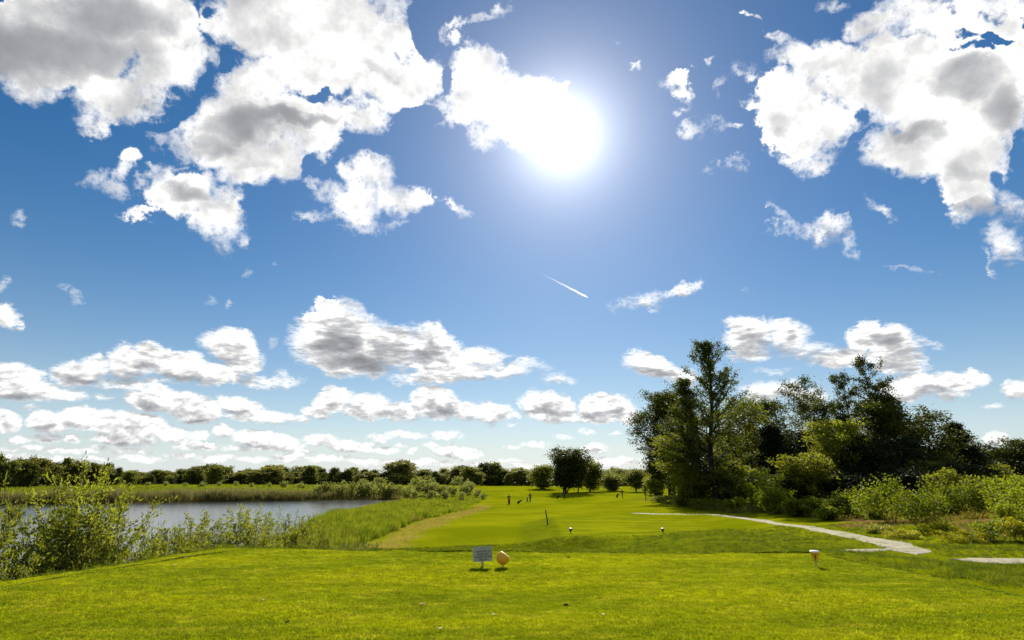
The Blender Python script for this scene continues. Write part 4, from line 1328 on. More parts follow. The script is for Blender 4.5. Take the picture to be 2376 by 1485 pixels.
def scatter(name, tufts, P, sc, mat, label, cat):
    """P (n, 3) points, sc (n,) or (n, 3) scales."""
    r = np.random.default_rng(len(P))
    V, F3, F4, src, n = [], [], [], [], 0
    for k, (v, f3, f4) in enumerate(tufts):
        V.append(v)
        F3 += [tuple(i + n for i in f) for f in f3]
        F4 += [tuple(i + n for i in f) for f in f4]
        src += [k + 1] * len(v)
        n += len(v)
    V = np.concatenate(V + [P])
    src = np.array(src + [0] * len(P), dtype=np.int32)
    sc = np.asarray(sc, float)
    if sc.ndim == 1:
        sc = np.repeat(sc[:, None], 3, 1)
    me_ = np_mesh(name, V, [np.array(F3), np.array(F4)] if F4 else [np.array(F3)])

    def attr(nm, typ, tuft_val, arr, field):
        a_ = me_.attributes.new(nm, typ, 'POINT')
        full_ = np.concatenate([np.broadcast_to(tuft_val, (n,) + arr.shape[1:]), arr])
        a_.data.foreach_set(field, np.ascontiguousarray(full_).ravel())
    attr('src', 'INT', 0, src[n:], 'value')
    me_.attributes['src'].data.foreach_set('value', src)
    attr('vid', 'INT', 0, r.integers(0, len(tufts), len(P)).astype(np.int32), 'value')
    attr('rz', 'FLOAT', 0.0, r.uniform(0, 6.28, len(P)).astype(np.float32), 'value')
    attr('sc', 'FLOAT_VECTOR', 1.0, sc.astype(np.float32), 'vector')
    o = link_mesh(name, me_, mat)
    md = o.modifiers.new('tufts', 'NODES')
    md.node_group = _gn
    return tag(o, label, cat, kind='stuff')


def fill(n, x0, x1, y0, y1, keep, seed):
    r = np.random.default_rng(seed)
    x, y = r.uniform(x0, x1, n), r.uniform(y0, y1, n)
    k = r.random(n) < keep(x, y)
    x, y = x[k], y[k]
    return np.column_stack([x, y, height(x, y)]), r


def grass_mat(name, colour_fn, tfac=.5, tgain=1.35, gloss=.12):
    m, t, o = material(name)
    p = t.n('ShaderNodeNewGeometry').outputs['Position']
    oi = t.n('ShaderNodeObjectInfo').outputs['Random']
    c_ = colour_fn(t, p, oi)
    b = t.n('ShaderNodeBsdfPrincipled')
    b.inputs['Roughness'].default_value = .6
    b.inputs['Specular IOR Level'].default_value = gloss
    t.put(b.inputs['Base Color'], c_)
    tl = t.n('ShaderNodeBsdfTranslucent')
    t.put(tl.inputs['Color'], t.scale(c_, tgain))
    mx = t.n('ShaderNodeMixShader')
    mx.inputs[0].default_value = tfac
    t.t.links.new(b.outputs[0], mx.inputs[1])
    t.t.links.new(tl.outputs[0], mx.inputs[2])
    t.t.links.new(mx.outputs[0], o.inputs[0])
    return m


def lawn_colour(t, p, rnd):
    c_ = grass_patches(t, p)[0]
    return t.scale(c_, t.m('MULTIPLY_ADD', rnd, .9, .55))


M_LAWN = grass_mat('mown grass blades', lawn_colour, .55, 1.9, .03)
M_ROUGH = grass_mat('long grass blades', lambda t, p, r: t.mix(t.remap(t.m('ADD', t.noise(p, .5, 4.0, .6), t.m('MULTIPLY', r, .35)), .45, .95), (.075, .105, .004), (.19, .205, .010)), .5, 1.7, .05)
M_FRINGE = grass_mat('verge grass blades', lambda t, p, r: t.mix(t.remap(t.m('ADD', t.noise(p, 1.1, 5.0, .65), t.m('MULTIPLY', r, .4)), .45, .95), (.050, .078, .003), (.15, .170, .008)), .45, 1.4, .04)
M_REED = grass_mat('reeds', lambda t, p, r: t.mix(t.m('ADD', t.m('MULTIPLY', r, .6), t.m('MULTIPLY', t.noise(p, .12, 3.0, .6), .5)), (.085, .082, .018), (.24, .215, .070)), .40, 1.35, .05)
M_WEED = grass_mat('bank weeds', lambda t, p, r: t.mix(t.remap(t.m('ADD', t.noise(p, .6, 4.0, .6), t.m('MULTIPLY', r, .5)), .5, 1.0), (.07, .10, .012), (.20, .185, .025)), .45, 1.3)
M_BANK = grass_mat('yellowing bank weeds', lambda t, p, r: t.mix(t.remap(t.m('ADD', t.noise(p, .7, 4.0, .6), t.m('MULTIPLY', r, .5)), .5, 1.0), (.085, .095, .008), (.27, .205, .022)), .45, 1.3, .05)
def tall_colour(t, p, r):
    c_ = t.mix(t.remap(t.m('ADD', t.noise(p, .5, 4.0, .6), t.m('MULTIPLY', r, .35)), .45, .95), (.060, .092, .004), (.19, .205, .010))
    c_ = t.mix(t.m('MULTIPLY', t.remap(t.noise(t.v('ADD', p, (40.0, 3.0, 0.0)), .33, 4.0, .65), .52, .68), .75), c_, (.15, .115, .022))
    return t.scale(c_, t.m('MULTIPLY_ADD', r, .7, .65))


M_TALL = grass_mat('bank grass blades', tall_colour, .5, 1.65, .05)
M_STRAW = grass_mat('dry grass stalks', lambda t, p, r: t.mix(r, (.22, .165, .03), (.36, .27, .065)), .4, 1.2, .03)

lawn_t = [tuft(k, 15, .055, .026, .0055, .75, .3, 1) for k in range(5)]


def lawn_keep(x, y):
    t1 = seg_dist(x, y, TEE)
    return (t1 > .03) * (np.abs(x) < y * .98 + 1.6) * (.45 + .55 * smooth(vnoise(x, y, .8), .2, .7))


P, r_ = fill(118000, -9.0, 8.6, 4.2, 15.2, lawn_keep, 21)
scatter('grass', lawn_t, P, r_.uniform(.65, 1.35, len(P)) * (.75 + .5 * vnoise(P[:, 0] + 40, P[:, 1], 1.1)), M_LAWN, 'short mown yellow-green grass of the front tee', 'grass')

rough_t = [tuft(20 + k, 16, .09, .085, .008, .55, .6) for k in range(4)]


def fringe_keep(x, y):
    t1 = seg_dist(x, y, TEE)
    pd = path_dist(x, y)
    a_ = (t1 < -.02) * (x > 5) * (pd > .5) * (.35 + .65 * (pd > .8)) * (.25 + .75 * smooth(vnoise(x, y + 70, 1.3), .25, .75)) * (1 - .55 * smooth(y, 14, 30))
    b_ = (t1 < -.02) * (x <= 5) * (y > 13.8) * (y < 37.5) * .9
    c_ = (t1 < -.02) * (x < -6.0) * (y < 20) * .9
    return np.maximum.reduce([a_, b_ * 1.0, c_]) * (np.abs(x) < y * .98 + 3)


P, r_ = fill(84000, -13, 24, 4.5, 38, fringe_keep, 22)
scatter('rough_grass', rough_t, P, r_.uniform(.5, 1.25, len(P)) * (.7 + .6 * vnoise(P[:, 0], P[:, 1] + 12, .9)), M_FRINGE, 'slightly longer green grass round the tees and beside the path', 'rough grass')

tall_t = [tuft(40 + k, 16, .16, .60, .016, .22, .35) for k in range(4)]


def tall_keep(x, y):
    t1 = seg_dist(x, y, TEE)
    L = seg_dist(x, y, LAKE)
    dr = seg_dist(x, y, DRY, False)
    east = -8.6 + smooth(y, 37, 100) * 3.0 - smooth(-y, -37, -18) * 1.0
    ok = (x < east - 1.4 + (vnoise(x, y, 2.0) - .5) * 2) * (L < -.2) * (t1 < -1.1) * (y < 138)
    return ok * (1 - .45 * smooth(y, 40, 110)) * (.5 + .5 * smooth(vnoise(x + 3, y + 8, 2.2), .2, .6))


P, r_ = fill(52000, -28, -6, 5, 138, tall_keep, 23)
k_ = (1 - .4 * smooth(P[:, 1], 60, 100)) * (.65 + .7 * vnoise(P[:, 0], P[:, 1] + 33, 2.6)) * r_.uniform(.7, 1.2, len(P)) * (1 - .35 * smooth(-seg_dist(P[:, 0], P[:, 1], TEE), 6, 2.0))
scatter('rough_grass', tall_t, P, k_ * (.75 + .7 * vnoise(P[:, 0] + 7, P[:, 1] + 2, 1.1)), M_TALL, 'tall bright grass on the bank between the lake and the fairway', 'tall grass')

P, r_ = fill(15000, -24, -7, 9, 60, lambda x, y: (seg_dist(x, y, LAKE) < .3) * (seg_dist(x, y, LAKE) > -5.5 + smooth(y, 30, 60) * 2) * (seg_dist(x, y, TEE) < -2.2) * (.25 + .75 * smooth(vnoise(x, y + 19, 1.7), .35, .65)), 31)
scatter('reeds', [tuft(50 + k, 9, .12, 1.15, .014, .10, .22) for k in range(4)], P, r_.uniform(.6, 1.2, len(P)), M_TALL, 'fine upright reeds among the saplings at the near water edge', 'reeds')

straw_t = [tuft(60 + k, 10, .14, .22, .009, .5, .5) for k in range(3)]


def straw_keep(x, y):
    dr = seg_dist(x, y, DRY, False)
    return (1 - smooth(dr + (vnoise(x, y, 1.4) - .5) * 2, .3, 2.0)) * smooth(y, 26, 32) * .45


P, r_ = fill(16000, -13, -2, 26, 104, straw_keep, 24)
scatter('dry_grass', straw_t, P, r_.uniform(.5, 1.2, len(P)), M_STRAW, 'dry straw-coloured grass along the crest of the lake bank', 'dry grass')

reed_t = [tuft(70 + k, 18, .40, 1.9, .055, .12, .22) for k in range(4)]
shore = LAKE[13:20]


def reed_keep(x, y):
    L = -seg_dist(x, y, LAKE)
    d = seg_dist(x, y, shore, False)
    lim = 4.0 + 7.0 * vnoise(x, y + 20, 14.0)
    return (L > -.5) * (d < lim) * (x < -24.0) * ((y > 146) | (x < -40)) * (.35 + .65 * smooth(vnoise(x + 17, y, 5.0), .2, .6))


P, r_ = fill(90000, -215, -22, 88, 160, reed_keep, 25)
scatter('reeds', reed_t, P, r_.uniform(.7, 1.15, len(P)) * (.7 + .45 * vnoise(P[:, 0], P[:, 1] + 60, 8.0)) * (1 - .6 * smooth(P[:, 0], -52, -34)), M_REED, 'brownish reed belt along the far shore of the lake', 'reeds')

mead_t = [tuft(80 + k, 14, .6, .55, .09, .35, .35) for k in range(3)]
P, r_ = fill(26000, -230, -10, 120, 250, lambda x, y: (seg_dist(x, y, LAKE) < -6) * smooth(-x, 8, 26) * (.2 + .8 * smooth(vnoise(x + 9, y + 4, 11.0), .35, .7)), 26)
scatter('rough_grass', mead_t, P, r_.uniform(.5, 1.3, len(P)), M_ROUGH, 'uneven meadow grass behind the reeds beyond the lake', 'meadow')

weed_t = [tuft(90 + k, 9, .22, .34, .012, .4, .35, 2, 7) for k in range(5)]


def weed_keep(x, y):
    rough, dry, soil, mown = cover_at(x, y)
    return smooth(rough, .35, .9) * (1 - soil * .95) * (.3 + .7 * smooth(vnoise(x, y + 3, 2.0), .25, .65)) * (path_dist(x, y) > 2.0) * (1 - .6 * smooth(y, 30, 70))


P, r_ = fill(30000, 15, 64, 12, 92, weed_keep, 27)
scatter('weeds', weed_t, P, r_.uniform(.4, 1.25, len(P)) * (.6 + .8 * vnoise(P[:, 0] + 2, P[:, 1], 3.0)), M_BANK, 'tangle of green and yellowing weeds on the right bank', 'weeds')
P, r_ = fill(6500, -19, -8, 5, 36, lambda x, y: (seg_dist(x, y, TEE) < -1.3) * (seg_dist(x, y, LAKE) < .1) * .9, 28)
scatter('weeds', weed_t, P, r_.uniform(.8, 2.0, len(P)), M_WEED, 'leafy weeds between the saplings on the lake bank', 'weeds')
P, r_ = fill(14000, 20, 74, 54, 96, lambda x, y: smooth(x - 20 - (y - 60) * .03, 0, 3) * .6, 29)
scatter('weeds', weed_t, P, r_.uniform(1.2, 3.0, len(P)), M_WEED, 'undergrowth between the trunks of the right wood', 'undergrowth')

# yellow-flowering clumps low on the right bank
m_yel = foliage_mat('yellow blossom', (.36, .34, .006), (.52, .47, .010), (.46, .43, .01), .4)
for k, (px, top, Y, rad, lab) in enumerate([(2088, 1232, 25.0, .75, 'yellow flowering clump below the big rounded shrub, nearest the verge'), (2180, 1205, 26.5, .8, 'yellow flowering clump under the bare leaning stem'),
                                            (2252, 1222, 22.5, .95, 'widest yellow flowering clump beside the small dark-centred shrub'), (2352, 1195, 22.0, .8, 'yellow flowering clump at the right photo edge'),
                                            (2030, 1222, 28, .6, 'faint yellow clump left of the flowering ones')]):
    x, z, H = tall_from(px, top, Y)
    H = max(H, .45)
    ms = bush(820 + k, H, rad, stems=16, twigs=5, per=11, spread=.07, leaf=(.06, .035), twl=.35, bare=.35)
    t_ = plant_thing('flowering_weed', ms, (x, Y, z - .02), 0, lab, 'flowers', 'yellow flowering clumps on the right bank', (M_TWIG, M_WEED), ('stem', 'foliage'))
    pl = bush(840 + k, H * 1.06, rad, stems=16, twigs=7, per=24, spread=.07, leaf=(.058, .047), twl=.3, bare=.5)[1]
    link_mesh('blossom', pl, m_yel, t_)

# ------------------------------------------------------------------ small shapes
def lathe(name, prof, seg=32, smooth_=True):
    P = np.array(prof, float)
    an = np.arange(seg) * 2 * np.pi / seg
    V = np.stack([P[:, None, 0] * np.cos(an), P[:, None, 0] * np.sin(an), np.repeat(P[:, 1:2], seg, 1)], -1).reshape(-1, 3)
    i = np.arange(len(P) * seg).reshape(len(P), seg)
    j = np.roll(i, -1, 1)
    F = np.stack([i[:-1], j[:-1], j[1:], i[1:]], -1).reshape(-1, 4)
    return np_mesh(name, V, F, smooth_)


def tube_mesh(name, P, rad, sides=10):
    pl = Plant(1)
    P = np.array(P, float)
    pl.tube(P, np.broadcast_to(rad, (len(P),)).astype(float), sides)
    i = np.arange(sides)
    f = np.concatenate(pl.wf)
    n = len(P) * sides
    V = np.concatenate(pl.wv + [P[:1], P[-1:]])
    caps = [(n, (k + 1) % sides, k) for k in range(sides)] + [(n + 1, n - sides + k, n - sides + (k + 1) % sides) for k in range(sides)]
    return np_mesh(name, V, [f, np.array(caps)], True)


def box_mesh(name, sx, sy, sz, bev=0.004, rot=None, off=(0, 0, 0)):
    bm_ = bmesh.new()
    bmesh.ops.create_cube(bm_, size=1.0)
    bmesh.ops.scale(bm_, vec=(sx, sy, sz), verts=bm_.verts)
    if bev:
        bmesh.ops.bevel(bm_, geom=bm_.edges[:], offset=bev, segments=2, affect='EDGES')
    if rot is not None:
        bmesh.ops.transform(bm_, matrix=rot.to_4x4(), verts=bm_.verts)
    bmesh.ops.translate(bm_, vec=off, verts=bm_.verts)
    me_ = bpy.data.meshes.new(name)
    bm_.to_mesh(me_)
    bm_.free()
    return me_


def paint(name, col, rough=.5, spec=.4, worn=None, scale=20.0, trans=None):
    m, t, o = material(name)
    b = t.n('ShaderNodeBsdfPrincipled')
    p = t.n('ShaderNodeTexCoord').outputs['Object']
    n = t.noise(p, scale, 5.0, .65)
    c_ = t.mix(t.remap(n, .45, .75), col, worn or tuple(q * .75 for q in col))
    t.put(b.inputs['Base Color'], c_)
    b.inputs['Roughness'].default_value = rough
    b.inputs['Specular IOR Level'].default_value = spec
    if trans:
        tl = t.n('ShaderNodeBsdfTranslucent')
        tl.inputs['Color'].default_value = (*trans, 1)
        mx = t.n('ShaderNodeMixShader')
        mx.inputs[0].default_value = .35
        t.t.links.new(b.outputs[0], mx.inputs[1])
        t.t.links.new(tl.outputs[0], mx.inputs[2])
        t.t.links.new(mx.outputs[0], o.inputs[0])
    else:
        t.t.links.new(b.outputs[0], o.inputs[0])
    return m


M_SIGN = paint('weathered white board', (.36, .36, .27), .5, .3, (.27, .275, .20), 9.0)
M_INK = paint('black lettering', (.012, .012, .012), .6)
M_STAKE = paint('pale plastic stake', (.40, .37, .16), .5)
M_YELLOW = paint('yellow marker plastic', (.72, .47, .035), .4, .4, (.64, .39, .03), 14.0, (.75, .48, .05))
M_CREAM = paint('pale marker top', (.82, .66, .22), .4, .4)
M_WHITE = paint('white marker top', (.85, .82, .74), .4)
M_BLACK = paint('black rubber', (.012, .012, .013), .6)
M_METAL = paint('grey metal spike', (.25, .24, .22), .4)
M_RED = paint('dark red nylon', (.22, .010, .014), .7, .2)
M_CLOTH = paint('black cloth', (.014, .014, .018), .9, .1)
M_NAVY = paint('dark blue cloth', (.018, .022, .045), .9, .1)
M_GREY = paint('dark grey cloth', (.035, .034, .036), .9, .1)
M_SKIN = paint('skin', (.42, .25, .17), .6, .3)
M_HAIR = paint('dark hair', (.02, .014, .010), .7)
M_LEAF = paint('fallen leaf', (.55, .30, .14), .7, .2, (.75, .62, .45), 60.0, (.5, .25, .1))

# ------------------------------------------------------------------ notice board on the tee
sx_, sy_ = -0.57, 11.78
gz = ground_z(sx_, sy_)
sg = tag(empty('notice_sign', (sx_, sy_, gz), R(-4)), 'small white notice board on a stake beside the round yellow tee marker', 'sign')
tilt = Matrix.Rotation(R(-4.5), 3, 'Y') @ Matrix.Rotation(R(-10), 3, 'X')
bo = link_mesh('board', box_mesh('board', .370, .010, .272, .003), M_SIGN, sg, (0, 0, .243))
bo.rotation_euler = tilt.to_euler()
bo2 = link_mesh('bolt', lathe('bolt', [(0, .004), (.006, .004), (.008, .001), (.008, -.004)], 12), M_INK, bo, (.0, -.0055, .098))
bo2.rotation_euler = (math.pi / 2, 0, 0)
for k, (txt, z_) in enumerate([('VERBODEN TE', .043), ('SPELEN MET', -.006), ('DRIVING RANGE', -.055), ('BALLEN!', -.104)]):
    cu = bpy.data.curves.new('lettering', 'FONT')
    cu.body = txt
    cu.size = .0425
    cu.align_x = 'CENTER'
    cu.align_y = 'CENTER'
    cu.extrude = .0006
    cu.offset = .0005
    tmp = bpy.data.objects.new('tmp', cu)
    COL.objects.link(tmp)
    bpy.context.view_layer.update()
    me_ = bpy.data.meshes.new_from_object(tmp.evaluated_get(bpy.context.evaluated_depsgraph_get()))
    me_.materials.clear()
    bpy.data.objects.remove(tmp)
    lt = link_mesh('lettering', me_, M_INK, bo, (.012, -.0062, z_))
    lt.rotation_euler = (math.pi / 2, 0, 0)
st_ = link_mesh('stake', np_mesh('stake', [(-.034, -.006, .15), (.034, -.006, .15), (.012, -.006, -.06), (-.012, -.006, -.06), (-.034, .006, .15), (.034, .006, .15), (.012, .006, -.06), (-.012, .006, -.06)],
                                          np.array([(0, 3, 2, 1), (4, 5, 6, 7), (0, 1, 5, 4), (1, 2, 6, 5), (2, 3, 7, 6), (3, 0, 4, 7)])), M_STAKE, sg, (0, .014, 0))

# ------------------------------------------------------------------ tee markers
TMG = 'tee markers'


def cup_profile(rt, rb, h, wall=.006):
    return [(0, 0), (rb, 0), (rb * 1.08, h * .12), (rb * 1.3, h * .35), (rt * .82, h * .68), (rt, h * .95), (rt, h), (rt - wall, h * 1.005)]


# left marker: a bulging cup knocked over on its spike, its rim turned up to the right
x, y = -0.175, 11.78
gz = ground_z(x, y)
t_ = tag(empty('tee_marker', (x, y, gz), R(0)), 'round yellow tee marker knocked askew beside the notice board', 'tee marker', TMG)
R_ = .126
pr = [(0, -R_)] + [(R_ * math.cos(a), R_ * math.sin(a)) for a in np.linspace(-1.45, .62, 16)]
pr += [(pr[-1][0] - .004, pr[-1][1] + .004)]
bd = link_mesh('body', lathe('body', pr, 40), M_YELLOW, t_, (0, 0, .175))
cap = [(pr[-1][0], pr[-1][1]), (pr[-1][0] - .012, pr[-1][1] + .006), (.06, pr[-1][1] + .010), (0, pr[-1][1] + .012)]
cp = link_mesh('top', lathe('top', cap, 40), M_CREAM, t_, (0, 0, .175))
for o in (bd, cp):
    o.rotation_euler = (R(-5), R(36), 0)
link_mesh('spike', tube_mesh('spike', [(0, 0, -.05), (0, 0, .06)], .009, 8), M_METAL, t_)

# right marker: upright flared cup
x, y = 5.90, 11.90
gz = ground_z(x, y)
t_ = tag(empty('tee_marker', (x, y, gz)), 'upright yellow cup-shaped tee marker with a white top, near the path', 'tee marker', TMG)
H_ = .17
bd = link_mesh('body', lathe('body', [(0, 0), (.022, 0), (.030, .02), (.046, .06), (.068, .11), (.084, .155), (.088, .17), (.088, .172)], 36), M_YELLOW, t_, (0, 0, .10))
link_mesh('top', lathe('top', [(.088, .172), (.090, .180), (.084, .194), (.05, .200), (0, .202)], 36), M_WHITE, t_, (0, 0, .10))
link_mesh('spike', tube_mesh('spike', [(0, 0, -.06), (0, 0, .105)], .010, 8), M_METAL, t_)
lg = bmesh.new()
for dz, dx, s in [(.115, -.024, .013), (.092, -.020, .011), (.070, -.022, .012), (.052, -.017, .009), (.100, -.036, .010)]:
    rr = np.interp(dz, [0, .02, .06, .11, .155], [.022, .03, .046, .068, .084]) + .0012
    yy = -math.sqrt(max(rr * rr - dx * dx, 0))
    m_ = bmesh.ops.create_icosphere(lg, subdivisions=2, radius=s)
    bmesh.ops.scale(lg, vec=(1, .12, 1), verts=m_['verts'])
    bmesh.ops.rotate(lg, matrix=Matrix.Rotation(math.atan2(dx, -yy), 3, 'Z'), verts=m_['verts'])
    bmesh.ops.translate(lg, vec=(dx, yy, dz), verts=m_['verts'])
me_ = bpy.data.meshes.new('emblem')
lg.to_mesh(me_)
lg.free()
link_mesh('emblem', me_, M_BLACK, t_, (0, 0, .10))

# small black markers with white tops on the far tee
mk = None
for x, y, lab in [(3.86, 39.8, 'left of two small black tee markers with white tops on the second tee'), (9.93, 39.8, 'right of two small black tee markers with white tops on the second tee')]:
    z = ground_z(x, y)
    if mk is None:
        mk = tag(empty('tee_marker', (x, y, z)), lab, 'tee marker', TMG)
        link_mesh('body', lathe('body', [(0, 0), (.035, 0), (.045, .03), (.06, .10), (.105, .17), (.115, .21), (.115, .215)], 24), M_BLACK, mk, (0, 0, .05))
        link_mesh('top', lathe('top', [(.115, .215), (.118, .225), (.10, .262), (.05, .272), (0, .274)], 24), M_WHITE, mk, (0, 0, .05))
        link_mesh('spike', tube_mesh('spike', [(0, 0, -.06), (0, 0, .055)], .012, 8), M_METAL, mk)
    else:
        t_ = copy_tree(mk)
        t_.location = (x, y, z)
        t_['label'] = lab

# leaning post, bottom kicked out like a club
x, y = 2.83, 47.7
z = ground_z(x, y)
o = tag(link_mesh('leaning_post', tube_mesh('leaning_post', [(.02, 0, -.12), (.0, 0, .08), (-.08, .01, .62), (-.17, .02, 1.14)], (.052, .055, .048, .042), 10), M_BLACK, None, (x, y, z)), 'black post leaning left at the corner of the second tee', 'post')

# leaf, clod and stones on the front tee
x, y = -1.23, 8.49
V = [(-.03, 0, .012), (-.012, .022, .03), (.02, .018, .022), (.042, 0, .035), (.018, -.02, .012), (-.014, -.02, .014), (0, 0, .022)]
o = link_mesh('fallen_leaf', np_mesh('fallen_leaf', V, np.array([(0, 6, 1), (1, 6, 2), (2, 6, 3), (3, 6, 4), (4, 6, 5), (5, 6, 0)])), M_LEAF, None, (x, y, ground_z(x, y) + .008))
so = o.modifiers.new('thickness', 'SOLIDIFY')
so.thickness = .002
tag(o, 'dry orange-brown leaf lying on the front tee', 'leaf')


def clod(name, seed, r0, flat, mat, x, y, lab, cat):
    bm_ = bmesh.new()
    bmesh.ops.create_icosphere(bm_, subdivisions=3, radius=r0)
    rr = random.Random(seed)
    ph = [rr.uniform(0, 6.28) for _ in range(6)]
    for v in bm_.verts:
        n_ = v.co.normalized()
        v.co *= 1 + .22 * math.sin(5 * n_.x + ph[0]) * math.sin(4 * n_.y + ph[1]) + .12 * math.sin(9 * n_.z + ph[2] + 7 * n_.x)
        v.co.z *= flat
    me2 = bpy.data.meshes.new(name)
    bm_.to_mesh(me2)
    bm_.free()
    return tag(link_mesh(name, me2, mat, None, (x, y, ground_z(x, y) + r0 * flat * .55)), lab, cat)


M_CLOD = paint('dark earth', (.020, .015, .008), 1.0, .05)
clod('stone', 3, .033, .6, M_CLOD, 1.22, 13.2, 'small dark stone on the far edge of the front tee', 'stone')
clod('turf_clod', 4, .034, .5, M_CLOD, .73, 8.49, 'dark clod of turf in the middle of the front tee', 'clod')
clod('turf_clod', 5, .026, .5, M_CLOD, -2.66, 7.45, 'tiny dark clod near the bottom left of the front tee', 'clod')
# daisies
M_PETAL = paint('daisy petals', (.85, .85, .80), .6, .2, None, 20.0, (.8, .8, .7))
M_EYE = paint('daisy eye', (.6, .42, .03), .7)
dz_ = None
for k, (px, py, pl_) in enumerate([(1097, 1264, 'beyond the tee edge, just behind the notice board'), (1021, 1465, 'near the bottom middle of the photo'), (610, 1398, 'on the left half of the front tee'), (1145, 1432, 'below the notice board, towards the photo bottom'), (430, 1297, 'near the left rim of the tee'),
                                   (1400, 1432, 'right of the dark turf clod'), (406, 1315, 'on the tee, left of the notice board')]):
    yy = 7.0
    for _ in range(30):
        gx_, gz_ = spot(px, py, yy)
        yy += (gz_ - ground_z(gx_, yy)) * 4.0
        yy = min(max(yy, 5.5), 34)
    gx_ = spot(px, py, yy)[0]
    z = ground_z(gx_, yy)
    lab = 'tiny white daisy ' + pl_
    if dz_ is None:
        dz_ = tag(empty('daisy', (gx_, yy, z)), lab, 'flower', 'white daisies in the grass')
        link_mesh('petals', lathe('petals', [(0, .05), (.012, .050), (.022, .053), (.024, .052), (.012, .047), (0, .047)], 14), M_PETAL, dz_)
        link_mesh('eye', lathe('eye', [(.009, .050), (.007, .055), (0, .057)], 10), M_EYE, dz_)
        link_mesh('stem', tube_mesh('stem', [(0, 0, -.02), (.002, 0, .048)], .0015, 5), M_SHRUB, dz_)
    else:
        t_ = copy_tree(dz_)
        t_.location = (gx_, yy, z)
        t_['label'] = lab
    if k == 0:
        dz_.scale = (2.2, 2.2, 3.0)
    else:
        t_.scale = (.8, .8, .7)


# ------------------------------------------------------------------ golfers far down the fairway
def skinned(name, joints, links, root=0, sub=1):
    """One continuous surface grown over joints ((x, y, z), radius) joined by links."""
    me_ = bpy.data.meshes.new(name)
    me_.from_pydata([j[0] for j in joints], links, [])
    o = bpy.data.objects.new(name, me_)
    COL.objects.link(o)
    sk = o.modifiers.new('skin', 'SKIN')
    sk.use_smooth_shade = True
    for i, j in enumerate(joints):
        v = me_.skin_vertices[0].data[i]
        r0 = j[1] if isinstance(j[1], tuple) else (j[1], j[1])
        v.radius = r0
        v.use_root = i == root
    if sub:
        sb = o.modifiers.new('smooth', 'SUBSURF')
        sb.levels = sb.render_levels = sub
    bpy.context.view_layer.update()
    out = bpy.data.meshes.new_from_object(o.evaluated_get(bpy.context.evaluated_depsgraph_get()))
    out.name = name
    bpy.data.objects.remove(o)
    return out


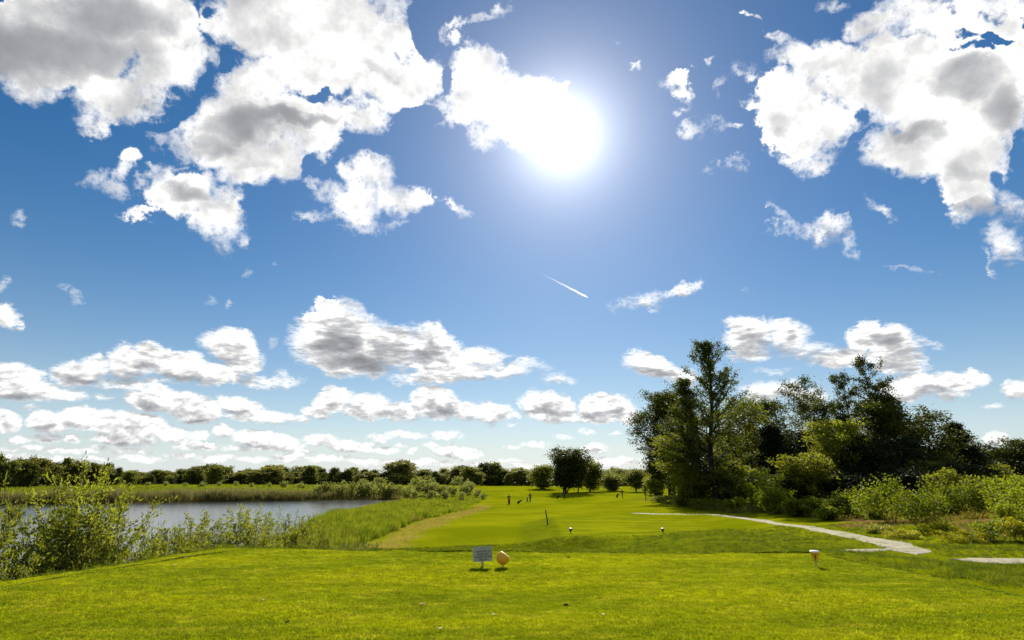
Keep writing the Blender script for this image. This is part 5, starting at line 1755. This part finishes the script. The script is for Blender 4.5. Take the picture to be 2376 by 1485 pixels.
def person(x, y, rz, label, pose, top, legs, hair=None, scale=1.0):
    """pose: dict with lean (forward), step (stride), arms ((hand offsets)). Faces +Y before rz."""
    z = ground_z(x, y)
    t = tag(empty('person', (x, y, z), rz), label, 'person', 'golfers on the fairway')
    t.scale = (scale,) * 3
    ln, st, hd = pose.get('lean', 0), pose.get('step', .12), pose.get('hands', ((-.30, .08, .82), (.30, .08, .82)))
    kn = pose.get('knee', .04)
    hip = np.array([0, -ln * .25, .93])
    ch = hip + np.array([0, ln * .30, .36])
    nk = hip + np.array([0, ln * .48, .56])
    hdp = nk + np.array([0, ln * .20 + .02, .11])
    J = [(tuple(hip), (.135, .10)), (tuple((hip + ch) / 2), (.125, .095)), (tuple(ch), (.15, .10)), (tuple(nk), .055), (tuple(hdp), (.078, .09)), (tuple(hdp + np.array([0, .0, .09])), (.072, .082)), (tuple(hdp + np.array([0, 0, .15])), .035)]
    Lk = [(0, 1), (1, 2), (2, 3), (3, 4), (4, 5), (5, 6)]
    legs_j = []
    for s in (-1, 1):
        b = len(J)
        f = np.array([s * .10, s * st, .05])
        k_ = np.array([s * .11, s * st * .55 + kn, .50])
        J += [((s * .095, hip[1] + .0, .86), .088), (tuple(k_), .060), (tuple(f + np.array([0, -.02, .04])), .042), (tuple(f + np.array([s * .02, .15, -.01])), .034)]
        Lk += [(0, b), (b, b + 1), (b + 1, b + 2), (b + 2, b + 3)]
        legs_j.append(b)
    arm_j = []
    for s, hnd in zip((-1, 1), hd):
        b = len(J)
        sh = ch + np.array([s * .19, .0, .11])
        hnd = np.array(hnd)
        el = (sh + hnd) / 2 + np.array([s * .06, -.05, -.03])
        J += [(tuple(sh), .058), (tuple(el), .043), (tuple(hnd), .030)]
        Lk += [(2, b), (b, b + 1), (b + 1, b + 2)]
        fore = hnd - el
        fore /= np.linalg.norm(fore)
        side = np.cross(fore, [0, 0, 1.0]) if abs(fore[2]) < .9 else np.array([0, 1.0, 0])
        side /= np.linalg.norm(side)
        w = len(J) - 1
        pal = len(J)
        J.append((tuple(hnd + fore * .07), (.030, .016)))
        Lk.append((w, pal))
        for q in range(5):
            o_ = side * (q - 1.8) * .019 if q else side * -.045
            l = (.05, .075, .085, .078, .06)[q]
            base = hnd + fore * (.085 if q else .04) + o_
            J += [(tuple(base + fore * l * .5), .009), (tuple(base + fore * l + np.array([0, .012, -.012])), .008)]
            Lk += [(pal if q else w, len(J) - 2), (len(J) - 2, len(J) - 1)]
        arm_j.append(b)
    link_mesh('body', skinned('body', J, Lk), M_SKIN, t)
    # trousers and top follow the body, a little larger
    tj = [(J[0][0], (.150, .118)), (tuple(hip + np.array([0, ln * .08, .12])), (.140, .108))]
    tl_ = [(0, 1)]
    for b in legs_j:
        n0 = len(tj)
        tj += [(J[b][0], .104), (J[b + 1][0], .078), (tuple(np.array(J[b + 2][0]) + np.array([0, 0, .02])), .062)]
        tl_ += [(0, n0), (n0, n0 + 1), (n0 + 1, n0 + 2)]
    link_mesh('trousers', skinned('trousers', tj, tl_), legs, t)
    sj = [(tuple(hip + np.array([0, 0, -.10])), (.162, .130)), (J[1][0], (.145, .115)), (J[2][0], (.168, .122)), (tuple((ch + nk) / 2 + np.array([0, 0, .02])), .080)]
    sl = [(0, 1), (1, 2), (2, 3)]
    for b in arm_j:
        n0 = len(sj)
        e_ = np.array(J[b + 1][0])
        h_ = np.array(J[b + 2][0])
        sj += [(J[b][0], .073), (tuple(e_), .056), (tuple(e_ + (h_ - e_) * .8), .044)]
        sl += [(2, n0), (n0, n0 + 1), (n0 + 1, n0 + 2)]
    link_mesh('jacket', skinned('jacket', sj, sl), top, t)
    for b in legs_j:
        a_, f_ = np.array(J[b + 2][0]), np.array(J[b + 3][0])
        link_mesh('shoe', skinned('shoe', [(tuple(a_ + np.array([0, -.03, -.035])), .052), (tuple((a_ + f_) / 2 + np.array([0, 0, -.01])), .050), (tuple(f_ + np.array([0, .03, 0])), .042)], [(0, 1), (1, 2)]), M_BLACK, t)
    bm_ = bmesh.new()
    bmesh.ops.create_uvsphere(bm_, u_segments=16, v_segments=10, radius=.102)
    bmesh.ops.delete(bm_, geom=[v for v in bm_.verts if v.co.z < -.02 and v.co.y > -.03], context='VERTS')
    me_ = bpy.data.meshes.new('hair')
    bm_.to_mesh(me_)
    bm_.free()
    link_mesh('hair', me_, hair or M_HAIR, t, tuple(hdp + np.array([0, -.008, .075])))
    # nose, eyes and ears as small features of the face
    for nm, off, rad_, mt in [('eye', (-.032, .083, .062), .012, M_BLACK), ('eye', (.032, .083, .062), .012, M_BLACK)]:
        bm_ = bmesh.new()
        bmesh.ops.create_icosphere(bm_, subdivisions=2, radius=rad_)
        me_ = bpy.data.meshes.new(nm)
        bm_.to_mesh(me_)
        bm_.free()
        link_mesh(nm, me_, mt, t, tuple(hdp + np.array(off)))
    return t


def trolley(x, y, rz, label, bagmat, scale=1.0, upright=.62):
    z = ground_z(x, y)
    t = tag(empty('golf_trolley', (x, y, z), rz), label, 'golf trolley', 'golf trolleys on the fairway')
    t.scale = (scale,) * 3
    a = upright
    ax = np.array([0, -math.cos(a), math.sin(a)])
    p0 = np.array([0, .18, .16])
    bag = link_mesh('bag', tube_mesh('bag', [p0, p0 + ax * .2, p0 + ax * .75, p0 + ax * .88], (.13, .14, .135, .145), 16), bagmat, t)
    link_mesh('pocket', tube_mesh('pocket', [p0 + ax * .12 + np.array([0, .08, .10]), p0 + ax * .5 + np.array([0, .08, .10])], (.085, .085), 10), bagmat, bag)
    for k in range(6):
        an = k * 1.05
        o_ = np.array([math.cos(an) * .07, math.sin(an) * .05, 0])
        link_mesh('golf_club', tube_mesh('golf_club', [p0 + ax * .8 + o_, p0 + ax * (1.0 + .03 * k) + o_, p0 + ax * (1.04 + .03 * k) + o_ + np.array([.05, 0, .02])], (.006, .006, .022), 6), M_METAL, t)
    link_mesh('frame', tube_mesh('frame', [p0 - ax * .08, p0 + ax * .9 + np.array([0, -.16, -.14]), p0 + ax * 1.25 + np.array([0, -.2, -.02])], .018, 8), M_BLACK, t)
    for s in (-1, 1):
        w = link_mesh('wheel', lathe('wheel', [(.0, -.02), (.10, -.022), (.145, -.025), (.155, 0), (.145, .025), (.10, .022), (0, .02)], 24), M_BLACK, t, (s * .30, .05, .155))
        w.rotation_euler = (0, math.pi / 2, 0)
    link_mesh('axle', tube_mesh('axle', [(-.30, .05, .155), (.30, .05, .155)], .014, 8), M_METAL, t)
    return t


def at_px(px, Y):
    return stand(px, Y)[0], Y


person(*at_px(1181, 109.5), R(10), 'person in a black jacket behind a red golf bag, left of the other golfers', dict(lean=.10, step=.10, hands=((-.22, .28, .95), (.22, .28, .95))), M_CLOTH, M_RED, None, 1.05)
trolley(*at_px(1182, 108.6), R(180), 'golf trolley with a dark red bag, in front of the left-hand golfer', M_RED, 1.0, 1.2)
trolley(*at_px(1203, 112), R(70), 'dark golf trolley tipped low, right of the red bag', M_CLOTH, .95, .55)
trolley(*at_px(1223, 117), R(175), 'dark golf trolley standing upright beside the slim standing golfer', M_NAVY, .85, 1.25)
person(*at_px(1230, 118), R(20), 'slim dark-clothed person standing between the trolleys, left of the willow clump', dict(step=.06), M_CLOTH, M_NAVY)
trolley(*at_px(1293, 131), R(75), 'dark golf trolley at the foot of the willow clump', M_CLOTH, 1.0, .7)
person(*at_px(1309, 129), R(-30), 'person in dark clothes walking below the willow clump', dict(step=.2, hands=((-.30, .2, .85), (.30, -.1, .84))), M_CLOTH, M_GREY)
trolley(*at_px(1431, 131), R(60), 'dark golf trolley left of the golfer nearest the wood', M_CLOTH, .95, .9)
person(*at_px(1443, 130), R(40), 'person in dark clothes with arms spread, nearest the wood', dict(step=.1, hands=((-.48, .10, 1.05), (.48, .12, 1.05))), M_CLOTH, M_CLOTH)

# young staked tree beside the wood
x, Y = at_px(1496, 104)
z = ground_z(x, Y)
ms = broad_tree(900, 2.6, .45, base=.45, branches=18, up=.8, twigs=4, per=10, spread=.10, leaf=(.16, .08), trunk=.012)
t_ = plant_thing('young_tree', ms, (x, Y, z), 0, 'thin young tree tied to a dark stake in front of the wood', 'tree', None, (M_BARK, M_POPLAR))
link_mesh('stake', tube_mesh('stake', [(.09, 0, -.2), (.09, 0, .95)], .05, 8), M_BLACK, t_)
link_mesh('tie', tube_mesh('tie', [(0, 0, .85), (.09, 0, .87)], .02, 6), M_BLACK, t_)

# ------------------------------------------------------------------ vapour trail
m_tr, T, O = material('ice crystal trail')
tl = T.n('ShaderNodeBsdfTranslucent')
tl.inputs['Color'].default_value = (.95, .95, .95, 1)
df = T.n('ShaderNodeBsdfDiffuse')
df.inputs['Color'].default_value = (.95, .95, .95, 1)
mx = T.n('ShaderNodeMixShader')
T.t.links.new(df.outputs[0], mx.inputs[1])
T.t.links.new(tl.outputs[0], mx.inputs[2])
tp = T.n('ShaderNodeBsdfTransparent')
mx2 = T.n('ShaderNodeMixShader')
al = T.sep(T.n('ShaderNodeTexCoord').outputs['Generated'])[0]
T.put(mx2.inputs[0], T.m('MULTIPLY', T.m('POWER', al, 3.0), T.remap(T.noise(T.n('ShaderNodeTexCoord').outputs['Object'], .01, 3.0, .6), .2, .5, .6, 1.0)))
T.t.links.new(tp.outputs[0], mx2.inputs[1])
T.t.links.new(mx.outputs[0], mx2.inputs[2])
T.t.links.new(mx2.outputs[0], O.inputs[0])
A_ = Vector(ray(1205, 608)).normalized() * 16500
B_ = Vector(ray(1364, 690)).normalized() * 17800
nseg = 24
Pt = [tuple(A_ + (B_ - A_) * (k / nseg) + Vector((0, 0, 6 * math.sin(k * 1.7)))) for k in range(nseg + 1)]
rd = [8 + 28 * (k / nseg) ** 1.2 if k < nseg else 12 for k in range(nseg + 1)]
tag(link_mesh('vapour_trail', tube_mesh('vapour_trail', Pt, rd, 8), m_tr), 'thin white vapour trail slanting down below the sun', 'vapour trail')
